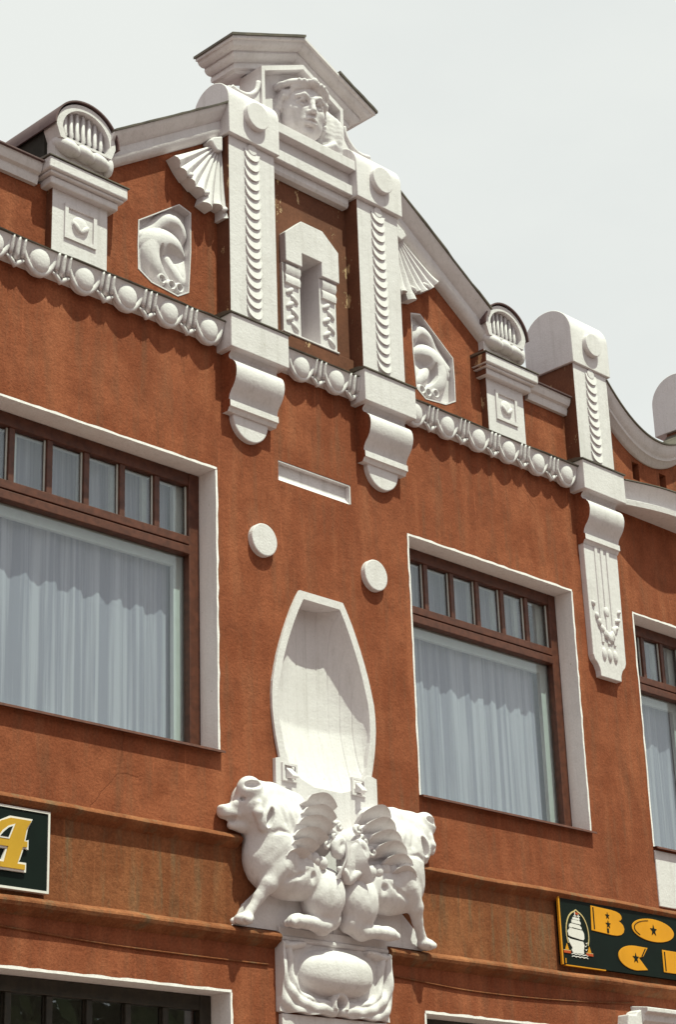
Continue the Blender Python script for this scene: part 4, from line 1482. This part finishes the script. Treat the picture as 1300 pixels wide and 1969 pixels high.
def statue(sx, label):
    o = empty('winged_lion_statue', (sx * 0.55, 0, 3.98))
    tag(o, label, 'statue', 'pair of winged lion statues')
    if sx > 0:
        me = LB.mesh('body', M['white'])
    else:
        me = LB.mesh('body', M['white'], mirror=True)
    b = bpy.data.objects.new('body', me); COL.objects.link(b); b.parent = o
    b.location = (-sx * 0.55, 0, -3.98)
    wg = empty('wing', (-sx * 0.55, 0, -3.98), o)
    F = [((0.15, 0.17, 4.845), (0.29, 0.215, 4.895), (0.43, 0.165, 4.875), 0.046),
         ((0.17, 0.185, 4.765), (0.32, 0.225, 4.81), (0.475, 0.17, 4.785), 0.044),
         ((0.21, 0.195, 4.685), (0.37, 0.23, 4.725), (0.53, 0.175, 4.695), 0.042),
         ((0.27, 0.20, 4.605), (0.42, 0.23, 4.64), (0.575, 0.18, 4.61), 0.040),
         ((0.36, 0.20, 4.535), (0.49, 0.225, 4.56), (0.625, 0.185, 4.525), 0.036),
         ((0.45, 0.20, 4.475), (0.55, 0.215, 4.49), (0.66, 0.185, 4.455), 0.028)]
    for (a, m_, c, w) in F:
        j = rnd.uniform(-0.008, 0.008)
        r = feather(*[(sx * p[0], p[1], p[2] + j) for p in (a, m_, c)], w, 1.0)
        MB().loft(r).build('feather', M['white'], wg, auto=True)
    # scalloped lower coverts
    for i in range(6):
        u = 0.25 + 0.075 * i
        z = [4.435, 4.455, 4.475, 4.475, 4.45, 4.425][i] + 0.02 + rnd.uniform(-0.006, 0.006)
        MB().ellipsoid((sx * u, 0.188, z + 0.012), (0.052, 0.036, 0.05), 12, 8).build('covert', M['white'], wg, smooth=True)
    # cloth hanging by the centre line and curled locks above it
    r = feather(*[(sx * p[0], p[1], p[2]) for p in ((0.03, 0.19, 4.66), (0.06, 0.235, 4.50), (0.15, 0.22, 4.36))], 0.034, 0.8)
    MB().loft(r).build('tail_feather', M['white'], wg, auto=True)
    for (cu, cz2, r0) in ((0.15, 4.665, 0.052), (0.235, 4.60, 0.040), (0.10, 4.745, 0.036)):
        sp_ = []
        for i in range(19):
            t = i / 18
            a_ = 0.4 + 7.2 * t
            rr = r0 * (1 - 0.75 * t)
            sp_.append((sx * (cu + rr * math.cos(a_)), 0.20 + 0.035 * t, cz2 + rr * math.sin(a_)))
        MB().tube(sp_, [0.02 - 0.007 * i / 18 for i in range(19)], 8).build('curl', M['white'], wg, smooth=True)
    # plinth on which it stands
    pl = MB().prism([(0.003 * sx, 3.99), (0.955 * sx, 3.99), (0.86 * sx, 4.14), (0.66 * sx, 4.30), (0.003 * sx, 4.32)] if True else [], -0.008, 0.03)
    po = pl.build('backing', M['white'], o); po.location = (-sx * 0.55, 0, -3.98)
    return o


statue(-1, 'white plaster winged lion statue facing left, nearer the sign with the yellow letter A')
statue(1, 'white plaster winged lion statue facing right, nearer the sign with the sailing ship')


# ------------------------------------------------------------------ woman's head
def head():
    s = SDF((-0.50, -0.30, -0.42), (0.50, 0.34, 0.36), 0.0082)
    e, a = s.ell, s.add
    a(e((0, 0.0, 0.03), (0.205, 0.225, 0.265)), 0)
    a(e((0, 0.075, -0.095), (0.158, 0.155, 0.185)), 0.05)
    a(e((0, 0.16, -0.225), (0.055, 0.052, 0.048)), 0.04)
    for q in (-1, 1):
        a(e((q * 0.105, 0.13, -0.045), (0.07, 0.06, 0.06)), 0.04)
        a(e((q * 0.10, 0.10, -0.15), (0.07, 0.07, 0.08)), 0.04)
    # sockets, eyes and lids
    for q in (-1, 1):
        s.sub(e((q * 0.086, 0.236, 0.016), (0.066, 0.062, 0.040)), 0.022)
        a(e((q * 0.084, 0.168, 0.010), (0.047, 0.036, 0.034)), 0.006)
        s.chain([(q * 0.04, 0.198, 0.018), (q * 0.08, 0.215, 0.036), (q * 0.125, 0.192, 0.018)], [0.008, 0.011, 0.008], 0.008)
        s.chain([(q * 0.04, 0.198, 0.006), (q * 0.08, 0.207, -0.012), (q * 0.122, 0.19, 0.006)], [0.007, 0.008, 0.007], 0.008)
        s.sub(e((q * 0.078, 0.214, 0.012), (0.012, 0.014, 0.012)), 0.004)
        s.chain([(q * 0.022, 0.222, 0.058), (q * 0.075, 0.222, 0.078), (q * 0.135, 0.19, 0.062)], [0.016, 0.018, 0.014], 0.025)
    # nose
    s.chain([(0, 0.218, 0.055), (0, 0.232, 0.01), (0, 0.262, -0.062)], [0.020, 0.021, 0.027], 0.02)
    for q in (-1, 1):
        a(e((q * 0.028, 0.238, -0.072), (0.020, 0.022, 0.017)), 0.012)
        s.sub(e((q * 0.015, 0.25, -0.092), (0.010, 0.014, 0.010)), 0.005)
    # mouth
    a(e((0, 0.195, -0.145), (0.075, 0.045, 0.05)), 0.03)
    s.chain([(-0.055, 0.212, -0.142), (-0.018, 0.240, -0.129), (0, 0.238, -0.133), (0.018, 0.240, -0.129), (0.055, 0.212, -0.142)], [0.007, 0.014, 0.013, 0.014, 0.007], 0.008)
    s.chain([(-0.045, 0.212, -0.156), (0, 0.234, -0.166), (0.045, 0.212, -0.156)], [0.008, 0.019, 0.008], 0.008)
    s.chain([(-0.062, 0.222, -0.146), (0, 0.250, -0.146), (0.062, 0.222, -0.146)], [0.005, 0.008, 0.005], 0.004, 'sub')
    s.chain([(-0.03, 0.215, -0.193), (0.03, 0.215, -0.193)], [0.012, 0.012], 0.02, 'sub')
    # neck
    s.chain([(0, 0.02, -0.2), (0, 0.0, -0.42)], [0.135, 0.15], 0.04)
    # hair: waves from the parting round the face to the neck
    for q in (-1, 1):
        for k in range(5):
            off = 0.028 * k
            pts = [(q * 0.02, 0.185 - off * 1.6, 0.19 + off * 0.5), (q * 0.11, 0.175 - off * 1.5, 0.155 + off * 0.45), (q * (0.185 + off * 0.2), 0.105 - off, 0.085 + off * 0.2), (q * (0.215 + off * 0.35), 0.06 - off, -0.01), (q * (0.225 + off * 0.4), 0.03 - off, -0.10), (q * (0.20 + off * 0.5), 0.0 - off, -0.2)]
            pc = catmull(pts, 4)
            pc = [(p[0] + 0.006 * math.sin(i * 1.1 + k * 2), p[1] + 0.010 * math.sin(i * 0.9 + k), p[2] + 0.008 * math.cos(i * 1.3 + k)) for i, p in enumerate(pc)]
            s.chain(pc, [0.028 + 0.006 * math.sin(i * 1.7 + k) for i in range(len(pc))], 0.003, inner=0.004)
    # headband with beads
    band = [(0.235 * math.sin(t), 0.225 * math.cos(t) - 0.01, 0.165 + 0.075 * math.cos(t) * 0.4) for t in np.linspace(-2.2, 2.2, 23)]
    s.chain(band, [0.03] * 23, 0.008, inner=0.0)
    for i, t in enumerate(np.linspace(-0.5, 0.5, 7)):
        p = (0.252 * math.sin(t), 0.243 * math.cos(t) - 0.01, 0.178 + 0.03 * math.cos(t))
        a(e(p, (0.018, 0.018, 0.018)), 0.003)
    a(e((0, 0.25, 0.205), (0.034, 0.022, 0.034)), 0.006)
    a(e((0, -0.02, 0.17), (0.20, 0.19, 0.145)), 0.02)
    hm_ = np.clip((np.abs(s.X) - 0.175) / 0.05, 0, 1)
    s.F = s.F + 0.0035 * np.clip(hm_, 0, 1) * np.sin(s.X * 60 + 2 * np.sin(s.Z * 40)) * np.sin(s.Z * 75 + s.D * 50)
    # veil folds on both sides
    for q in (-1, 1):
        for k in range(4):
            x0 = 0.25 + 0.045 * k
            pts = catmull([(q * (0.22 + 0.03 * k), -0.10, 0.20 - 0.03 * k), (q * (x0 + 0.03), -0.06 + 0.02 * (k % 2), 0.03), (q * (x0 + 0.03), -0.04 + 0.025 * (k % 2), -0.14), (q * (x0 + 0.055), -0.03, -0.36)], 4)
            s.chain(pts, [0.038] * len(pts), 0.03, inner=0.01)
        # shoulder drapery
        pts = catmull([(q * 0.08, 0.13, -0.40), (q * 0.22, 0.10, -0.35), (q * 0.36, 0.05, -0.30)], 4)
        s.chain(pts, [0.05, 0.05, 0.05, 0.05, 0.05, 0.048, 0.045, 0.04, 0.035], 0.02)
        pts = catmull([(q * 0.12, 0.10, -0.30), (q * 0.25, 0.06, -0.25), (q * 0.36, 0.02, -0.18)], 4)
        s.chain(pts, [0.02] * 9, 0.03)
    return s


hd = head()
yaw = math.radians(13)     # turned a little towards the street's left
pit = math.radians(9)


def head_x(V):
    V = V.copy()
    y, z = V[:, 1].copy(), V[:, 2].copy()
    V[:, 1] = y * math.cos(pit) + z * math.sin(pit); V[:, 2] = -y * math.sin(pit) + z * math.cos(pit)
    x, y = V[:, 0].copy(), V[:, 1].copy()
    V[:, 0] = x * math.cos(yaw) - y * math.sin(yaw)
    V[:, 1] = x * math.sin(yaw) + y * math.cos(yaw)
    return V


hm = hd.mesh('woman_head_statue', M['white'], xform=head_x)
ho = bpy.data.objects.new('woman_head_statue', hm); COL.objects.link(ho)
ho.location = (-0.005, 0.075, 10.875)
tag(ho, "white plaster woman's head with beaded headband under the gable hood", 'statue')


# ------------------------------------------------------------------ signs
def star(cx, cz, r, rot=90):
    return [(cx + (r if i % 2 == 0 else r * 0.40) * math.cos(math.radians(rot + 36 * i)), cz + (r if i % 2 == 0 else r * 0.40) * math.sin(math.radians(rot + 36 * i))) for i in range(10)]


SR = empty('shop_sign', (2.57, 0, 4.03))
tag(SR, 'black shop sign with sailing ship and yellow letters BO and C between the string courses', 'sign')


def sp(name, pts, d0, d1, mat, bevel=0.0):
    o = MB().prism([(x - 2.57, z - 4.03) for x, z in pts], d0, d1).build(name, mat, SR, bevel)
    return o


sp('board', rect(2.585, 5.1, 4.035, 4.58), 0.012, 0.05, M['sign_black'])
sp('edge_strip', rect(2.566, 2.584, 4.030, 4.585), 0.038, 0.060, M['sign_yellow'], 0.004)
sp('bottom_strip', rect(2.61, 3.13, 4.026, 4.0345), 0.03, 0.058, M['sign_yellow'])
sp('corner_strip', rect(2.612, 2.622, 4.045, 4.085), 0.0502, 0.056, M['sign_yellow'])
LD0, LD1 = 0.0495, 0.0555
SD = 0.0585
Bp = [(2.995, 4.545), (2.985, 4.342), (3.26, 4.328), (3.33, 4.330), (3.385, 4.342), (3.42, 4.365), (3.432, 4.395), (3.42, 4.425), (3.385, 4.447), (3.362, 4.455), (3.39, 4.462), (3.408, 4.478), (3.405, 4.50), (3.385, 4.517), (3.34, 4.53), (3.27, 4.537)]
sp('letter_b', Bp, LD0, LD1, M['sign_yellow'], 0.002)
sp('letter_line', rect(3.015, 3.028, 4.355, 4.533), LD1 - 0.002, SD, M['sign_black'])
sp('star', star(3.21, 4.482, 0.030), LD1 - 0.002, SD, M['sign_black'])
sp('star', star(3.212, 4.412, 0.036), LD1 - 0.002, SD, M['sign_black'])
sp('letter_line', rect(3.19, 3.215, 4.342, 4.378), LD1 - 0.002, SD, M['sign_black'])
sp('letter_o', [(3.838 + 0.297 * math.cos(t), 4.424 + 0.096 * math.sin(t)) for t in [2 * PI * i / 40 for i in range(40)]], LD0, LD1, M['sign_yellow'], 0.002)
cr = [(3.838 + 0.272 * math.cos(t), 4.424 + 0.080 * math.sin(t)) for t in [PI * (0.58 + 0.66 * i / 14) for i in range(15)]]
cr += [(3.838 + 0.262 * math.cos(t), 4.424 + 0.076 * math.sin(t)) for t in [PI * (1.24 - 0.66 * i / 14) for i in range(15)]]
sp('letter_line', cr, LD1 - 0.002, SD, M['sign_black'])
sp('star', star(3.84, 4.424, 0.05), LD1 - 0.002, SD, M['sign_black'])
Cp = [(3.735, 4.268), (3.60, 4.270)] + [(3.56 + 0.24 * math.cos(t), 4.168 + 0.102 * math.sin(t)) for t in [PI * (0.5 + 1.0 * i / 18) for i in range(19)]] + [(3.715, 4.082), (3.60, 4.175), (3.665, 4.19)]
sp('letter_c', Cp, LD0, LD1, M['sign_yellow'], 0.002)
sp('star', star(3.555, 4.168, 0.045), LD1 - 0.002, SD, M['sign_black'])
sp('letter_line', [(3.635, 4.188), (3.648, 4.188), (3.705, 4.258), (3.692, 4.258)], LD1 - 0.002, SD, M['sign_black'])
Ep = [(3.94, 4.272), (3.94, 4.085), (4.30, 4.085), (4.30, 4.14), (4.16, 4.145), (4.16, 4.158), (4.28, 4.158), (4.28, 4.20), (4.16, 4.203), (4.16, 4.215), (4.30, 4.22), (4.30, 4.272)]
sp('letter_e', Ep, LD0, LD1, M['sign_yellow'], 0.002)
sp('letter_line', rect(3.962, 3.975, 4.098, 4.258), LD1 - 0.002, SD, M['sign_black'])
# ship emblem
cx, cz = 2.795, 4.30


def ov(k, n=24):
    out = []
    for i in range(n + 1):
        t = -0.16 + 1.32 * i / n
        a = PI * t
        out.append((cx + (0.15 * k) * math.cos(a), 4.29 + (0.19 if math.sin(a) > 0 else 0.17) * k * math.sin(a) + (0.012 if abs(math.cos(a)) < 0.1 else 0)))
    return out


o1, o2 = ov(1.0), ov(0.945)
sp('oval', o1 + o2[::-1], LD0, 0.055, M['sign_tan'])
Sh = 'ship'
W_ = M['sign_white']
sp('ship_hull', [(2.662, 4.255), (2.70, 4.245), (2.86, 4.235), (2.872, 4.205), (2.858, 4.165), (2.86, 4.138), (2.72, 4.135), (2.705, 4.155), (2.715, 4.175), (2.68, 4.215)], LD0, 0.056, W_)
sp('ship_sail', [(2.668, 4.298), (2.675, 4.315), (2.69, 4.320), (2.69, 4.335), (2.72, 4.332), (2.86, 4.325), (2.878, 4.30), (2.878, 4.262), (2.862, 4.248), (2.72, 4.262), (2.70, 4.265), (2.675, 4.272)], LD0, 0.056, W_)
sp('ship_sail', [(2.69, 4.342), (2.70, 4.365), (2.72, 4.372), (2.83, 4.365), (2.852, 4.345), (2.85, 4.333), (2.73, 4.341), (2.72, 4.336)], LD0, 0.056, W_)
sp('ship_sail', [(2.725, 4.378), (2.728, 4.402), (2.75, 4.405), (2.83, 4.40), (2.845, 4.385), (2.842, 4.372), (2.74, 4.377)], LD0, 0.056, W_)
sp('ship_sail', [(2.742, 4.408), (2.748, 4.425), (2.83, 4.422), (2.835, 4.406)], LD0, 0.056, W_)
for mx, zt in ((2.775, 4.468), (2.82, 4.452)):
    sp('ship_mast', rect(mx - 0.004, mx + 0.004, 4.40, zt), LD0, 0.0565, W_)
    sp('ship_yard', rect(mx - 0.018, mx + 0.018, 4.433, 4.439), LD0, 0.0575, W_)
sp('ship_flag', [(2.780, 4.468), (2.822, 4.462), (2.822, 4.448), (2.780, 4.452)], LD0, 0.0555, M['sign_red'])
for kz in (4.128, 4.108):
    w = [(2.70 + 0.21 * i / 16, kz + 0.007 * abs(math.sin(i * PI / 4))) for i in range(17)]
    sp('wave', w + [(x, z - 0.007) for x, z in reversed(w)], LD0, 0.055, W_)
for bx_, bz_ in ((2.90, 4.225), (2.885, 4.20), (2.89, 4.172)):
    sp('gull', [(bx_ - 0.015, bz_ + 0.008), (bx_, bz_), (bx_ + 0.02, bz_ + 0.01), (bx_ + 0.004, bz_ - 0.006)], LD0, 0.055, W_)
for qx in (2.645, 2.935):
    sp('emblem_triangle', [(qx - 0.022, 4.155), (qx + 0.022, 4.155), (qx + 0.002, 4.205)], LD0, 0.055, M['sign_yellow'])
    sp('emblem_bar', rect(qx - 0.045, qx + 0.045, 4.128, 4.148), LD0, 0.055, M['sign_red'])
    sp('emblem_line', rect(qx - 0.045, qx + 0.045, 4.1485, 4.153), LD0, 0.0545, M['sign_tan'])

SL = empty('shop_sign', (-2.545, 0, 4.02))
tag(SL, 'black shop sign with white border and yellow letter A at the left edge', 'sign')


def sq(name, pts, d0, d1, mat, bevel=0.0):
    return MB().prism([(x + 2.545, z - 4.02) for x, z in pts], d0, d1).build(name, mat, SL, bevel)


sq('board', rect(-4.6, -2.552, 4.027, 4.523), 0.012, 0.05, M['sign_black'])
fill_with_holes('border', [(x + 2.545, z - 4.02) for x, z in rect(-4.61, -2.541, 4.016, 4.533)], [[(x + 2.545, z - 4.02) for x, z in rect(-4.598, -2.556, 4.031, 4.519)]], 0.056, 0.01, M['sign_white'], SL)


def letter_a(gr):
    """slanted letter with a curved right stem, foot serif and crossbar spur; gr = outline growth"""
    g = gr
    stem_r = [(-2.700 + g, 4.452 + g), (-2.735 + g, 4.40), (-2.752 + g, 4.318 + g * 0.3), (-2.728 + g, 4.318 + g), (-2.728 + g, 4.283 - g), (-2.762 + g, 4.281 - g * 0.3), (-2.79 + g, 4.20), (-2.80 + g, 4.172 + g), (-2.742 + g, 4.172 + g), (-2.742 + g, 4.140 - g)]
    bot = [(-2.93 - g, 4.140 - g), (-2.93 - g, 4.172 + g), (-2.90 - g, 4.172 + g), (-2.872 - g, 4.272 - g), (-2.985, 4.272 - g), (-3.03 + g, 4.172 + g), (-2.99 + g, 4.172 + g), (-2.99 + g, 4.14 - g), (-3.13 - g, 4.14 - g), (-3.13 - g, 4.172 + g), (-3.09 - g, 4.172 + g)]
    top = [(-2.99 - g, 4.36), (-2.93 - g, 4.425), (-2.86, 4.452 + g)]
    return stem_r + bot + top


sq('letter_outline', letter_a(0.014), 0.049, 0.066, M['sign_white'])
sq('letter_a', letter_a(0.0), 0.065, 0.074, M['sign_gold'])
sq('letter_counter_edge', [(-2.955, 4.318), (-2.868, 4.318), (-2.825, 4.418), (-2.875, 4.40), (-2.92, 4.365)], 0.073, 0.0765, M['sign_white'])
sq('letter_counter', [(-2.937, 4.329), (-2.876, 4.329), (-2.845, 4.40), (-2.875, 4.388), (-2.91, 4.358)], 0.0755, 0.0785, M['sign_black'])


# ------------------------------------------------------------------ cables on the wall
def cable(pts, label):
    pc = catmull([(x, 0.008, z) for x, z in pts], 6)
    o = MB().tube(pc, 0.006, 6).build('cable', M['stucco_band'], None, smooth=True)
    return tag(o, label, 'cable')


cable([(-5.0, 3.84), (-3.6, 3.82), (-2.9, 3.795), (-2.06, 3.762), (-1.3, 3.755), (-0.62, 3.757)], 'thin painted cable running along the wall below the ledge, left of the console')
cable([(0.60, 3.86), (0.62, 3.80), (0.66, 3.785), (1.0, 3.765), (1.45, 3.745), (2.1, 3.745), (2.75, 3.762), (3.3, 3.79), (3.55, 3.81)], 'thin painted cable running along the wall below the ledge, right of the console')
